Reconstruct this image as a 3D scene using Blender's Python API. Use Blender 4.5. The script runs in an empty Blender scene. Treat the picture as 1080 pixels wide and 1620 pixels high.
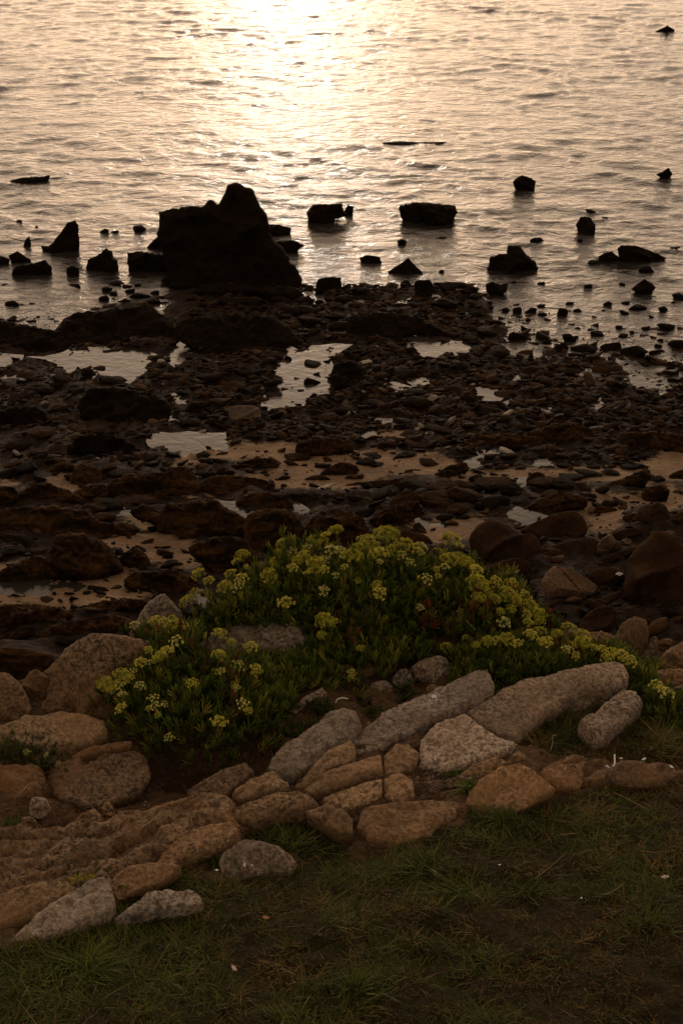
import bpy, bmesh, math, random
import numpy as np
from mathutils import Vector, Matrix
from mathutils.geometry import delaunay_2d_cdt

random.seed(7)
RNG = np.random.default_rng(11)
scn = bpy.context.scene
COL = scn.collection

# ------------------------------------------------------------------ camera model
H = 7.0
PITCH = math.radians(28.0)
FPX = 2250.0                      # focal length in photo pixels (1080 x 1620)
CAM = np.array([0.0, 0.0, H])
FWD = np.array([0.0, math.cos(PITCH), -math.sin(PITCH)])
UPV = np.array([0.0, math.sin(PITCH), math.cos(PITCH)])


def ray(u, v):
    return FWD * FPX + np.array([1.0, 0, 0]) * (u - 540.0) + UPV * (810.0 - v)


# ------------------------------------------------------------------ noise
_P = RNG.permutation(256)
_P = np.concatenate([_P, _P, _P])
_G = RNG.normal(size=(256, 3))
_G /= np.linalg.norm(_G, axis=1)[:, None]


def noise3(p):
    p = np.asarray(p, float)
    i = np.floor(p).astype(int)
    f = p - i
    i &= 255
    w = f * f * f * (f * (f * 6 - 15) + 10)
    out = np.zeros(len(p))
    for dx in (0, 1):
        for dy in (0, 1):
            for dz in (0, 1):
                h = _P[_P[_P[i[:, 0] + dx] + i[:, 1] + dy] + i[:, 2] + dz]
                g = _G[h]
                d = f - np.array([dx, dy, dz])
                wx = w[:, 0] if dx else 1 - w[:, 0]
                wy = w[:, 1] if dy else 1 - w[:, 1]
                wz = w[:, 2] if dz else 1 - w[:, 2]
                out += wx * wy * wz * np.sum(g * d, axis=1)
    return out * 1.6


def fbm(p, octaves=4, gain=0.5):
    p = np.asarray(p, float)
    s = np.zeros(len(p)); a = 1.0
    for k in range(octaves):
        s += a * noise3(p * (2.0 ** k) + 17.3 * k)
        a *= gain
    return s


def fbm2(x, y, sc, octaves=4, gain=0.5, off=0.0):
    x = np.asarray(x, float); y = np.asarray(y, float)
    p = np.stack([x.ravel() * sc + off, y.ravel() * sc - off, np.full(x.size, off * 0.37 + 0.5)], 1)
    return fbm(p, octaves, gain).reshape(x.shape)


def ridged(p, octaves=4):
    s = np.zeros(len(p)); a = 1.0
    for k in range(octaves):
        s += a * (1 - 2 * np.abs(noise3(p * (2.0 ** k) + 9.1 * k)))
        a *= 0.5
    return s - 0.6


# ------------------------------------------------------------------ base heights
def ztop(x, y):
    x = np.asarray(x, float); y = np.asarray(y, float)
    ye = np.interp(x, [-0.75, -0.5, -0.34, -0.2, 0.3, 0.5, 0.8], [2.62, 2.66, 2.74, 2.95, 2.95, 2.86, 2.78])
    flat = 1.62 + 0.165 * (y - 1.4)
    flat = np.where(y < 1.4, np.interp(y, [-40, 0, 1.4], [1.5, 1.52, 1.62]), flat)
    t = y - ye
    fall = np.interp(t, [0, 0.1, 0.25, 0.45, 0.75, 1.25, 2.05, 3.05, 5.05], [0, 0.06, 0.28, 0.85, 1.6, 2.42, 3.2, 3.9, 5.4])
    return H - (np.minimum(flat, 1.62 + 0.165 * (ye - 1.4) + 0.4) + fall)


SHORE_PX = [(-400, 520), (0, 512), (60, 515), (95, 526), (120, 508), (160, 494), (230, 478), (300, 462), (380, 452),
            (470, 452), (500, 470), (560, 468), (640, 464), (720, 462), (765, 476), (790, 510), (815, 542),
            (860, 540), (900, 555), (950, 575), (1000, 590), (1080, 596), (1500, 610)]


def _shore():
    xs, ys = [], []
    for u, v in SHORE_PX:
        d = ray(u, v); t = -H / d[2]
        xs.append(d[0] * t); ys.append(d[1] * t)
    return np.array(xs), np.array(ys)


SHX, SHY = _shore()
S_T = [-400, -60, -8, -2, 0, 1.5, 3.5, 6, 9, 11, 14, 20]
S_Z = [-8, -3, -0.9, -0.25, 0, 0.10, 0.28, 0.60, 1.1, 1.3, 1.6, 2.0]


def zbeach(x, y):
    ys = np.interp(x, SHX, SHY)
    t = ys - y
    k = np.clip(t / 6.0, 0, 1)
    ye = ys * (1 - k) + 18.6 * k
    return np.interp(ye - y, S_T, S_Z)


TS = np.concatenate([np.linspace(1.2, 6, 700), np.linspace(6.01, 30, 1400), np.linspace(30.1, 120, 500)]) / FPX


def hit(u, v, fn):
    d = ray(u, v)
    P = CAM[None, :] + TS[:, None] * d[None, :]
    g = P[:, 2] - fn(P[:, 0], P[:, 1])
    idx = np.where(g <= 0)[0]
    if len(idx) == 0:
        k = int(np.argmin(g))
        return P[k]
    k = idx[0]
    if k == 0:
        return P[0]
    a = g[k - 1] / (g[k - 1] - g[k] + 1e-9)
    return P[k - 1] * (1 - a) + P[k] * a


def hits(us, vs, fn, z0=0.4):
    D = np.array([ray(u, v) for u, v in zip(us, vs)])
    z = np.full(len(D), z0)
    for _ in range(25):
        t = (z - H) / D[:, 2]
        z = 0.5 * z + 0.5 * fn(D[:, 0] * t, D[:, 1] * t)
    t = (z - H) / D[:, 2]
    return CAM + D * t[:, None]


def facet(W, seed, n, lo, hi, hard=0.9, bias=None):
    """Break a rounded body into flat faces by pressing it against random planes."""
    r = np.random.default_rng(int(abs(seed) * 977) % 2**31)
    W = W.copy()
    c = W.mean(0)
    W -= c
    ext = np.ptp(W, axis=0) / 2 + 1e-9
    for i in range(n):
        d = r.normal(size=3)
        if bias is not None: d = d + bias
        d /= np.linalg.norm(d)
        q = (W / ext) @ d
        lim = q.max() * r.uniform(lo, hi)
        over = np.clip(q - lim, 0, None)
        W -= (over * hard)[:, None] * d * ext
    return W + c


def zwater(x, y):
    return np.maximum(zbeach(x, y), 0.0)


def hit_plane(u, v, c, n):
    d = ray(u, v)
    t = np.dot(c - CAM, n) / np.dot(d, n)
    return CAM + d * t


def in_poly(px, py, poly):
    px = np.asarray(px, float); py = np.asarray(py, float)
    inside = np.zeros(px.shape, bool)
    n = len(poly)
    for i in range(n):
        x1, y1 = poly[i]; x2, y2 = poly[(i + 1) % n]
        c = ((y1 > py) != (y2 > py)) & (px < (x2 - x1) * (py - y1) / (y2 - y1 + 1e-12) + x1)
        inside ^= c
    return inside


def dist_poly(px, py, poly):
    P = np.stack([np.ravel(px), np.ravel(py)], 1)
    best = np.full(len(P), 1e9)
    n = len(poly)
    for i in range(n):
        a = np.array(poly[i], float); b = np.array(poly[(i + 1) % n], float)
        ab = b - a
        t = np.clip(((P - a) @ ab) / (ab @ ab + 1e-12), 0, 1)
        q = a + t[:, None] * ab
        best = np.minimum(best, np.hypot(*(P - q).T))
    return best.reshape(np.shape(px))


# ------------------------------------------------------------------ object helpers
def tag(o, label=None, cat=None, group=None, kind='thing'):
    if label: o['label'] = label
    if cat: o['category'] = cat
    if group: o['group'] = group
    if kind: o['kind'] = kind
    return o


def mesh_np(name, V, F, smooth=True):
    """F: list of int arrays (n x k)."""
    me = bpy.data.meshes.new(name)
    V = np.asarray(V, np.float32)
    me.vertices.add(len(V))
    me.vertices.foreach_set('co', V.ravel())
    loops = np.concatenate([np.asarray(f, np.int32).ravel() for f in F])
    tot = np.concatenate([np.full(len(f), np.asarray(f).shape[1], np.int32) for f in F])
    start = np.concatenate([[0], np.cumsum(tot)[:-1]]).astype(np.int32)
    me.loops.add(len(loops)); me.loops.foreach_set('vertex_index', loops)
    me.polygons.add(len(tot)); me.polygons.foreach_set('loop_start', start)
    me.polygons.foreach_set('loop_total', tot)
    me.polygons.foreach_set('use_smooth', np.full(len(tot), smooth, bool))
    me.update(calc_edges=True); me.validate()
    return me


def link(name, me, mat=None, parent=None, loc=None):
    o = bpy.data.objects.new(name, me)
    COL.objects.link(o)
    if mat is not None and me is not None and len(me.materials) == 0:
        me.materials.append(mat)
    if parent is not None: o.parent = parent
    if loc is not None: o.location = loc
    return o


def color_attr(me, name, arr):
    a = me.attributes.new(name, 'FLOAT_COLOR', 'POINT')
    arr = np.asarray(arr, np.float32)
    if arr.shape[1] == 3:
        arr = np.concatenate([arr, np.ones((len(arr), 1), np.float32)], 1)
    a.data.foreach_set('color', arr.ravel())


def grid_faces(nx, ny):
    i = np.arange((ny - 1) * (nx - 1))
    r, c = i // (nx - 1), i % (nx - 1)
    a = r * nx + c
    return np.stack([a, a + 1, a + 1 + nx, a + nx], 1)


def spans(*segs):
    out = []
    for a, b, s in segs:
        n = max(1, int(round((b - a) / s)))
        out.append(np.linspace(a, b, n, endpoint=False))
    out.append([segs[-1][1]])
    return np.concatenate(out)


# ------------------------------------------------------------------ materials
class NT:
    def __init__(self, name):
        self.m = bpy.data.materials.new(name)
        self.m.use_nodes = True
        self.t = self.m.node_tree
        self.n = self.t.nodes
        self.b = self.n['Principled BSDF']
        self.coord = self.n.new('ShaderNodeTexCoord')
        self.oi = self.n.new('ShaderNodeObjectInfo')

    def L(self, a, b): self.t.links.new(a, b)

    def mapped(self, scale=(1, 1, 1), rot=(0, 0, 0), jitter=True):
        mp = self.n.new('ShaderNodeMapping')
        mp.inputs['Scale'].default_value = scale
        mp.inputs['Rotation'].default_value = rot
        self.L(self.coord.outputs['Object'], mp.inputs['Vector'])
        if jitter:
            ml = self.n.new('ShaderNodeVectorMath'); ml.operation = 'SCALE'
            ml.inputs[0].default_value = (13.1, 7.7, 5.3)
            self.L(self.oi.outputs['Random'], ml.inputs['Scale'])
            self.L(ml.outputs[0], mp.inputs['Location'])
        return mp.outputs['Vector']

    def noise(self, vec, scale, detail=4, rough=0.55, dist=0.0):
        n = self.n.new('ShaderNodeTexNoise')
        n.inputs['Scale'].default_value = scale
        n.inputs['Detail'].default_value = detail
        n.inputs['Roughness'].default_value = rough
        n.inputs['Distortion'].default_value = dist
        self.L(vec, n.inputs['Vector'])
        return n.outputs['Fac']

    def ramp(self, fac, stops, interp='LINEAR'):
        r = self.n.new('ShaderNodeValToRGB')
        r.color_ramp.interpolation = interp
        el = r.color_ramp.elements
        while len(el) < len(stops): el.new(0.5)
        for e, (p, c) in zip(el, stops):
            e.position = p
            e.color = (c, c, c, 1) if isinstance(c, (int, float)) else (c[0], c[1], c[2], 1)
        self.L(fac, r.inputs['Fac'])
        return r.outputs['Color']

    def mix(self, fac, a, b, mode='MIX'):
        x = self.n.new('ShaderNodeMix'); x.data_type = 'RGBA'; x.blend_type = mode
        if isinstance(fac, (int, float)): x.inputs[0].default_value = fac
        else: self.L(fac, x.inputs[0])
        for s, val in ((6, a), (7, b)):
            if isinstance(val, tuple): x.inputs[s].default_value = (val[0], val[1], val[2], 1)
            else: self.L(val, x.inputs[s])
        return x.outputs[2]

    def math(self, op, a, b=0.0):
        x = self.n.new('ShaderNodeMath'); x.operation = op
        for i, val in enumerate((a, b)):
            if isinstance(val, (int, float)): x.inputs[i].default_value = val
            else: self.L(val, x.inputs[i])
        return x.outputs[0]

    def bump(self, h, strength, dist, prev=None):
        b = self.n.new('ShaderNodeBump')
        b.inputs['Strength'].default_value = strength
        b.inputs['Distance'].default_value = dist
        self.L(h, b.inputs['Height'])
        if prev is not None: self.L(prev, b.inputs['Normal'])
        return b.outputs['Normal']

    def attr(self, name):
        a = self.n.new('ShaderNodeAttribute'); a.attribute_name = name
        return a.outputs['Color']

    def finish(self, color=None, rough=0.8, spec=0.3, normal=None):
        if color is not None:
            if isinstance(color, tuple): self.b.inputs['Base Color'].default_value = (*color, 1)
            else: self.L(color, self.b.inputs['Base Color'])
        if isinstance(rough, (int, float)): self.b.inputs['Roughness'].default_value = rough
        else: self.L(rough, self.b.inputs['Roughness'])
        self.b.inputs['Specular IOR Level'].default_value = spec
        if normal is not None: self.L(normal, self.b.inputs['Normal'])
        return self.m


def granite(name, c1, c2, warm, lichen=0.5, warm_amt=0.5, spec=0.2):
    g = NT(name)
    v = g.mapped()
    sp = g.noise(v, 115, 4, 0.85)
    base = g.mix(g.ramp(sp, [(0.40, 0.0), (0.60, 1.0)]), tuple(0.42 * c for c in c1), tuple(1.28 * c for c in c2))
    sp2 = g.noise(v, 75, 2, 0.6)
    base = g.mix(g.ramp(sp2, [(0.57, 0.0), (0.63, 0.8)]), base, tuple(0.3 * c for c in c1))
    sp3 = g.noise(v, 95, 2, 0.6, 0.4)
    base = g.mix(g.ramp(sp3, [(0.62, 0.0), (0.68, 0.6)]), base, tuple(1.45 * c for c in c2))
    pw = g.noise(v, 5.0, 5, 0.6)
    base = g.mix(g.math('MULTIPLY', g.ramp(pw, [(0.40, 0.0), (0.62, 1.0)]), warm_amt), base, warm)
    lw = g.noise(v, 4.5, 6, 0.66, 0.3)
    lk = g.noise(v, 110, 3, 0.7)
    lm = g.math('MULTIPLY', g.ramp(lw, [(0.48, 0.0), (0.66, 1.0)]), g.ramp(lk, [(0.42, 0.25), (0.56, 1.0)]))
    base = g.mix(g.math('MULTIPLY', lm, lichen), base, (0.04, 0.042, 0.03))
    pl = g.noise(v, 11, 4, 0.7, 0.5)
    base = g.mix(g.math('MULTIPLY', g.ramp(pl, [(0.66, 0.0), (0.72, 0.35)]), g.ramp(lk, [(0.3, 0.3), (0.6, 1.0)])), base, tuple(1.2 * c for c in c2))
    stn = g.noise(v, 3.2, 5, 0.7, 0.6)
    base = g.mix(g.ramp(stn, [(0.46, 0.0), (0.68, 0.55)]), base, tuple(0.55 * c for c in c1))
    cr = g.n.new('ShaderNodeTexVoronoi'); cr.feature = 'DISTANCE_TO_EDGE'; cr.inputs['Scale'].default_value = 5.5
    wv = g.n.new('ShaderNodeVectorMath'); wv.operation = 'MULTIPLY_ADD'
    nz = g.n.new('ShaderNodeTexNoise'); nz.inputs['Scale'].default_value = 9; nz.inputs['Detail'].default_value = 5
    g.L(v, nz.inputs['Vector']); g.L(nz.outputs['Color'], wv.inputs[0]); wv.inputs[1].default_value = (0.16, 0.16, 0.16); g.L(v, wv.inputs[2])
    g.L(wv.outputs[0], cr.inputs['Vector'])
    crk = g.ramp(cr.outputs['Distance'], [(0.0, 0.0), (0.022, 1.0)])
    base = g.mix(g.math('MULTIPLY', g.math('SUBTRACT', 1.0, crk), 0.0), base, tuple(0.22 * c for c in c1))
    tone = g.ramp(g.oi.outputs['Random'], [(0.0, (0.72, 0.70, 0.68)), (0.35, (1.0, 0.94, 0.86)), (0.7, (0.92, 0.94, 0.97)), (1.0, (1.18, 1.14, 1.08))])
    base = g.mix(1.0, base, tone, 'MULTIPLY')
    n0 = g.bump(crk, 0.25, 0.003)
    n1 = g.bump(g.noise(v, 12, 8, 0.7, 0.3), 0.4, 0.016, n0)
    n2 = g.bump(g.noise(v, 55, 5, 0.7), 0.75, 0.006, n1)
    n3 = g.bump(sp, 1.0, 0.0045, n2)
    return g.finish(base, 0.88, spec, n3)


def wet_rock(name, dark, weed, weed_amt=0.5, rough=0.55, scale=1.0):
    g = NT(name)
    v = g.mapped()
    vs = g.mapped((0.55, 1.6, 2.2))
    a = g.noise(v, 7 * scale, 6, 0.65)
    base = g.mix(g.ramp(a, [(0.35, 0.0), (0.7, 1.0)]), tuple(c * 0.6 for c in dark), dark)
    w = g.noise(vs, 5 * scale, 6, 0.7, 0.6)
    st = g.noise(vs, 34 * scale, 4, 0.7, 1.2)
    wf = g.math('MULTIPLY', g.ramp(w, [(0.42, 0.0), (0.60, 1.0)]), g.ramp(st, [(0.35, 0.15), (0.65, 1.0)]))
    base = g.mix(g.math('MULTIPLY', wf, weed_amt), base, weed)
    n1 = g.bump(g.noise(v, 8 * scale, 6, 0.65), 0.7, 0.06)
    n2 = g.bump(st, 0.7, 0.014, n1)
    r = g.ramp(g.noise(v, 20 * scale, 3), [(0.35, max(0.2, rough - 0.15)), (0.7, min(1, rough + 0.25))])
    return g.finish(base, r, 0.05, n2)


M = {}
M['grey'] = granite('grey granite', (0.20, 0.16, 0.125), (0.385, 0.315, 0.255), (0.30, 0.19, 0.11), 0.5, 0.35)
M['pale'] = granite('pale granite', (0.24, 0.195, 0.155), (0.44, 0.365, 0.295), (0.32, 0.21, 0.13), 0.5, 0.35)
M['tan'] = granite('tan granite', (0.20, 0.135, 0.08), (0.38, 0.265, 0.16), (0.33, 0.185, 0.085), 0.35, 0.6)
M['rust'] = granite('rusty granite', (0.19, 0.12, 0.066), (0.35, 0.225, 0.125), (0.29, 0.16, 0.072), 0.3, 0.6)
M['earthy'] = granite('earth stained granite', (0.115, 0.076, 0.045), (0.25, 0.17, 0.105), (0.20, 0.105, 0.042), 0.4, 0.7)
M['joint'] = granite('joint shade rock', (0.07, 0.043, 0.024), (0.17, 0.105, 0.058), (0.15, 0.08, 0.036), 0.5, 0.6)  # base sheet under the tan blocks: crevice shade put into its dark colour
M['boulder'] = granite('shore boulder', (0.024, 0.014, 0.008), (0.056, 0.032, 0.018), (0.052, 0.025, 0.011), 0.5, 0.6, 0.03)
M['pinkish'] = granite('pink shore boulder', (0.10, 0.066, 0.045), (0.215, 0.145, 0.10), (0.16, 0.088, 0.046), 0.45, 0.5, 0.06)
M['sea'] = wet_rock('wet sea rock', (0.012, 0.0075, 0.004), (0.026, 0.0135, 0.0045), 0.5, 0.75)
M['weed'] = wet_rock('weedy ledge', (0.016, 0.009, 0.0045), (0.115, 0.056, 0.017), 0.9, 0.85)
M['cobble'] = wet_rock('wet cobble', (0.022, 0.0125, 0.0065), (0.05, 0.025, 0.009), 0.5, 0.75, 2.0)
M['cobble_lit'] = wet_rock('brown cobble', (0.065, 0.037, 0.019), (0.075, 0.038, 0.016), 0.4, 0.75, 2.0)
M['block'] = granite('pale beach block', (0.12, 0.085, 0.06), (0.20, 0.14, 0.10), (0.16, 0.10, 0.06), 0.5, 0.5)


def mat_attr(name, attr='col', rough=0.6, spec=0.25, trans=0.0, noise_amt=0.0):
    g = NT(name)
    c = g.attr(attr)
    if noise_amt:
        v = g.mapped(jitter=False)
        f = g.ramp(g.noise(v, 60, 3, 0.6), [(0.3, 1 - noise_amt), (0.7, 1.0)])
        c = g.mix(1.0, c, f, 'MULTIPLY')
    m = g.finish(c, rough, spec)
    if trans:
        tr = g.n.new('ShaderNodeBsdfTranslucent')
        g.L(c, tr.inputs['Color'])
        mx = g.n.new('ShaderNodeMixShader'); mx.inputs[0].default_value = trans
        out = g.n['Material Output']
        g.L(g.b.outputs[0], mx.inputs[1]); g.L(tr.outputs[0], mx.inputs[2])
        g.L(mx.outputs[0], out.inputs['Surface'])
    return m


M['leaf'] = mat_attr('samphire leaf', rough=0.5, spec=0.25, trans=0.4)
M['grass'] = mat_attr('turf blade', rough=0.6, spec=0.2, trans=0.25)
M['flower'] = mat_attr('samphire flower', rough=0.7, spec=0.1, trans=0.3)


def plain(name, c, rough=0.7, spec=0.3, var=0.25, sc=40):
    g = NT(name)
    v = g.mapped()
    f = g.noise(v, sc, 3, 0.6)
    col = g.mix(g.ramp(f, [(0.3, 0.0), (0.7, 1.0)]), tuple(x * (1 - var) for x in c), tuple(min(1, x * (1 + var)) for x in c))
    return g.finish(col, rough, spec, g.bump(f, 0.3, 0.002))


M['stem'] = plain('green stem', (0.10, 0.12, 0.03))
M['straw'] = plain('dry straw', (0.17, 0.12, 0.06))
M['twig'] = plain('bleached twig', (0.26, 0.21, 0.16))
M['shell'] = plain('white shell', (0.78, 0.74, 0.70), 0.4, 0.4, 0.08)
M['petal'] = plain('pink petal', (0.62, 0.48, 0.46), 0.6, 0.2, 0.1)
M['drygold'] = plain('dead leaf', (0.36, 0.20, 0.10), 0.8, 0.1)
M['lichen'] = plain('white lichen', (0.60, 0.59, 0.58), 0.9, 0.1, 0.2, 160)


def mat_water(name, base, rough, scale, strength):
    g = NT(name)
    v = g.mapped((1.0, 1.35, 1.0), jitter=False)
    a = g.noise(v, 1.9 * scale, 5, 0.58, 0.5)
    b = g.noise(v, 7.0 * scale, 4, 0.6, 0.4)
    n1 = g.bump(a, strength, 0.16)
    n2 = g.bump(b, strength * 0.7, 0.03, n1)
    n2 = g.bump(g.noise(v, 17.0 * scale, 3, 0.6, 0.3), strength * 0.6, 0.010, n2)
    g.b.inputs['IOR'].default_value = 1.333
    return g.finish(base, rough, 0.5, n2)


M['water'] = mat_water('sea water', (0.026, 0.022, 0.018), 0.08, 1.6, 0.32)
M['pool'] = mat_water('pool water', (0.035, 0.030, 0.024), 0.07, 2.2, 0.06)


def mat_beach():
    g = NT('beach sand and weed')
    v = g.mapped(jitter=False)
    z = g.attr('zone')           # r: sand amount
    sep = g.n.new('ShaderNodeSeparateColor'); g.L(z, sep.inputs[0])
    grain = g.noise(v, 60, 3, 0.7)
    big = g.noise(v, 2.2, 5, 0.6)
    sand = g.mix(g.ramp(grain, [(0.3, 0.0), (0.7, 1.0)]), (0.18, 0.115, 0.064), (0.36, 0.245, 0.145))
    sand = g.mix(g.ramp(big, [(0.40, 0.0), (0.65, 0.6)]), sand, (0.09, 0.05, 0.026))
    fl = g.noise(v, 85, 1, 0.5)
    sand = g.mix(g.ramp(fl, [(0.71, 0.0), (0.74, 0.7)]), sand, (0.42, 0.36, 0.29))
    vs = g.mapped((0.6, 1.7, 1), jitter=False)
    st = g.noise(vs, 22, 5, 0.7, 1.0)
    weed = g.mix(g.ramp(st, [(0.35, 0.0), (0.72, 1.0)]), (0.008, 0.0045, 0.0025), (0.030, 0.015, 0.0055))
    pb = g.n.new('ShaderNodeTexVoronoi'); pb.inputs['Scale'].default_value = 17
    g.L(v, pb.inputs['Vector'])
    weed = g.mix(g.ramp(pb.outputs['Color'], [(0.62, 0.0), (0.9, 0.5)]), weed, (0.05, 0.028, 0.014))
    edge = g.math('ADD', g.math('ADD', sep.outputs[0], 0.03), g.math('MULTIPLY', g.math('SUBTRACT', g.noise(vs, 9, 5, 0.7, 0.5), 0.5), 1.1))
    m = g.ramp(edge, [(0.42, 0.0), (0.58, 1.0)])
    col = g.mix(m, weed, sand)
    n1 = g.bump(st, 0.8, 0.03)
    n2 = g.bump(pb.outputs['Distance'], 0.6, -0.03, n1)
    n3 = g.bump(grain, 0.5, 0.006, n2)
    return g.finish(col, g.ramp(edge, [(0.4, 0.75), (0.6, 0.8)]), 0.15, n3)


def mat_topsoil():
    g = NT('cliff top earth')
    v = g.mapped(jitter=False)
    z = g.attr('zone')
    sep = g.n.new('ShaderNodeSeparateColor'); g.L(z, sep.inputs[0])
    a = g.noise(v, 70, 4, 0.7)
    b = g.noise(v, 8, 5, 0.65)
    earth = g.mix(g.ramp(a, [(0.32, 0.0), (0.68, 1.0)]), (0.06, 0.035, 0.019), (0.20, 0.118, 0.064))
    earth = g.mix(g.ramp(b, [(0.40, 0.0), (0.64, 0.75)]), earth, (0.075, 0.040, 0.019))
    gr = g.noise(v, 110, 2, 0.5)
    earth = g.mix(g.ramp(gr, [(0.66, 0.0), (0.70, 0.6)]), earth, (0.26, 0.19, 0.13))
    turf = g.mix(g.ramp(a, [(0.3, 0.0), (0.7, 1.0)]), (0.012, 0.009, 0.003), (0.045, 0.033, 0.010))
    col = g.mix(g.ramp(sep.outputs[0], [(0.3, 0.0), (0.7, 1.0)]), earth, turf)
    n1 = g.bump(b, 0.6, 0.035)
    n2 = g.bump(g.noise(v, 30, 6, 0.75), 1.0, 0.02, n1)
    n3 = g.bump(a, 0.9, 0.006, n2)
    return g.finish(col, 0.92, 0.15, n3)


M['beach'] = mat_beach()
M['topsoil'] = mat_topsoil()
#DATA#

# ------------------------------------------------------------------ sand patches and tide pools (photo pixels)
SAND = [
    [(200, 810), (233, 820), (247, 830), (283, 853), (307, 860), (320, 887), (317, 900), (267, 897), (180, 880), (150, 853), (187, 850), (207, 833)],
    [(400, 708), (450, 700), (560, 712), (680, 720), (740, 742), (860, 745), (1000, 735), (1090, 705), (1090, 762), (1000, 770), (900, 762), (760, 770),
     (700, 758), (620, 752), (560, 775), (480, 778), (400, 768), (300, 785), (310, 770), (430, 748)],
    [(940, 780), (1000, 788), (1060, 768), (1090, 790), (1060, 812), (1000, 802), (965, 842), (935, 840), (915, 805)],
    [(655, 832), (720, 815), (765, 822), (755, 850), (700, 858), (660, 852)],
    [(-20, 930), (100, 912), (150, 918), (205, 900), (225, 928), (240, 942), (150, 967), (60, 957), (-20, 975)],
    [(-20, 885), (20, 890), (10, 915), (-20, 915)], [(60, 770), (100, 752), (145, 762), (130, 782), (80, 787)],
    [(300, 700), (360, 698), (430, 705), (480, 712), (400, 727), (300, 735), (290, 760), (270, 745)],
    [(590, 690), (640, 680), (690, 686), (640, 700)], [(30, 775), (10, 760), (0, 775)],
]
POOLS = [  # (outline, how the water looks)
    ('wide', [(53, 566), (90, 565), (117, 557), (140, 553), (180, 553), (240, 555), (240, 570), (230, 590), (217, 597), (213, 615), (197, 613), (173, 605), (140, 608), (150, 593), (140, 580), (110, 593), (103, 577), (83, 570)]),
    ('channel', [(262, 517), (277, 530), (290, 543), (303, 558), (330, 560), (328, 575), (300, 573), (277, 580), (258, 578), (273, 550), (280, 540)]),
    ('small', [(267, 613), (280, 620), (295, 633), (283, 642), (268, 635)]),
    ('small', [(247, 653), (267, 660), (287, 657), (290, 668), (260, 670)]),
    ('lower', [(242, 687), (300, 690), (343, 690), (358, 707), (357, 717), (333, 710), (320, 727), (287, 720), (263, 717), (247, 700)]),
    ('middle', [(390, 633), (418, 632), (418, 620), (450, 610), (440, 593), (428, 587), (453, 575), (440, 567), (460, 553), (480, 560), (493, 550), (553, 548), (513, 573), (522, 593), (523, 627), (513, 635), (490, 640), (477, 650), (457, 647), (427, 663), (413, 647)]),
    ('upper', [(637, 530), (653, 530), (673, 537), (700, 540), (740, 546), (745, 555), (730, 562), (700, 565), (685, 574), (668, 570), (655, 547)]),
    ('small', [(607, 613), (623, 610), (638, 615), (633, 625), (613, 622)]),
    ('small', [(587, 662), (607, 657), (630, 665), (627, 675), (603, 672)]),
    ('small', [(570, 687), (593, 683), (597, 695), (573, 697)]),
    ('right', [(732, 727), (757, 717), (787, 710), (790, 716), (763, 727), (778, 740), (740, 743)]),
    ('right', [(838, 730), (867, 725), (887, 732), (880, 738), (850, 740)]),
    ('small', [(820, 762), (835, 762), (840, 774), (825, 779)]),
    ('small', [(826, 808), (853, 820), (867, 820), (847, 831), (820, 825)]),
    ('small', [(665, 822), (690, 827), (697, 836), (675, 834)]),
    ('ledge', [(348, 795), (377, 803), (397, 813), (391, 830), (381, 828), (379, 815), (362, 804)]),
    ('small', [(458, 796), (482, 808), (466, 810)]),
    ('small', [(552, 795), (567, 801), (582, 811), (569, 818), (562, 808)]),
    ('left', [(-30, 926), (73, 915), (117, 921), (128, 928), (83, 938), (77, 945), (-30, 942)]),
    ('small', [(189, 804), (213, 808), (208, 818), (196, 815)]),
    ('small', [(305, 936), (330, 946), (327, 958), (312, 950)]),
    ('small', [(-20, 558), (25, 566), (27, 576), (8, 584), (-20, 582)]),
    ('small', [(-10, 597), (28, 592), (31, 600), (10, 604)]),
    ('small', [(985, 602), (1010, 600), (1025, 610), (1000, 612)]),
    ('small', [(805, 598), (820, 597), (826, 606), (812, 608)]),
    ('small', [(760, 618), (778, 614), (792, 628), (812, 640), (806, 648), (782, 642), (768, 632)]),
    ('small', [(928, 640), (948, 636), (965, 644), (945, 650)]),
    ('small', [(846, 640), (862, 646), (880, 648), (872, 656), (850, 650)]),
    ('small', [(655, 600), (668, 604), (672, 612), (658, 610)]),
    ('small', [(560, 540), (578, 538), (580, 546), (566, 549)]),
]


def to_world_poly(poly, fn):
    return [tuple(hit(u, v, fn)) for u, v in poly]


POOL_W = []
for kind, poly in POOLS:
    w = to_world_poly(poly, zwater)
    lvl = float(np.mean([p[2] for p in w])) - 0.012
    # lay the outline on the level water plane
    fl = []
    for u, v in poly:
        d = ray(u, v); t = (lvl - H) / d[2]
        fl.append((d[0] * t, d[1] * t))
    POOL_W.append((kind, fl, lvl))
SAND_W = [[(p[0], p[1]) for p in to_world_poly(s, zbeach)] for s in SAND]

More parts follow.
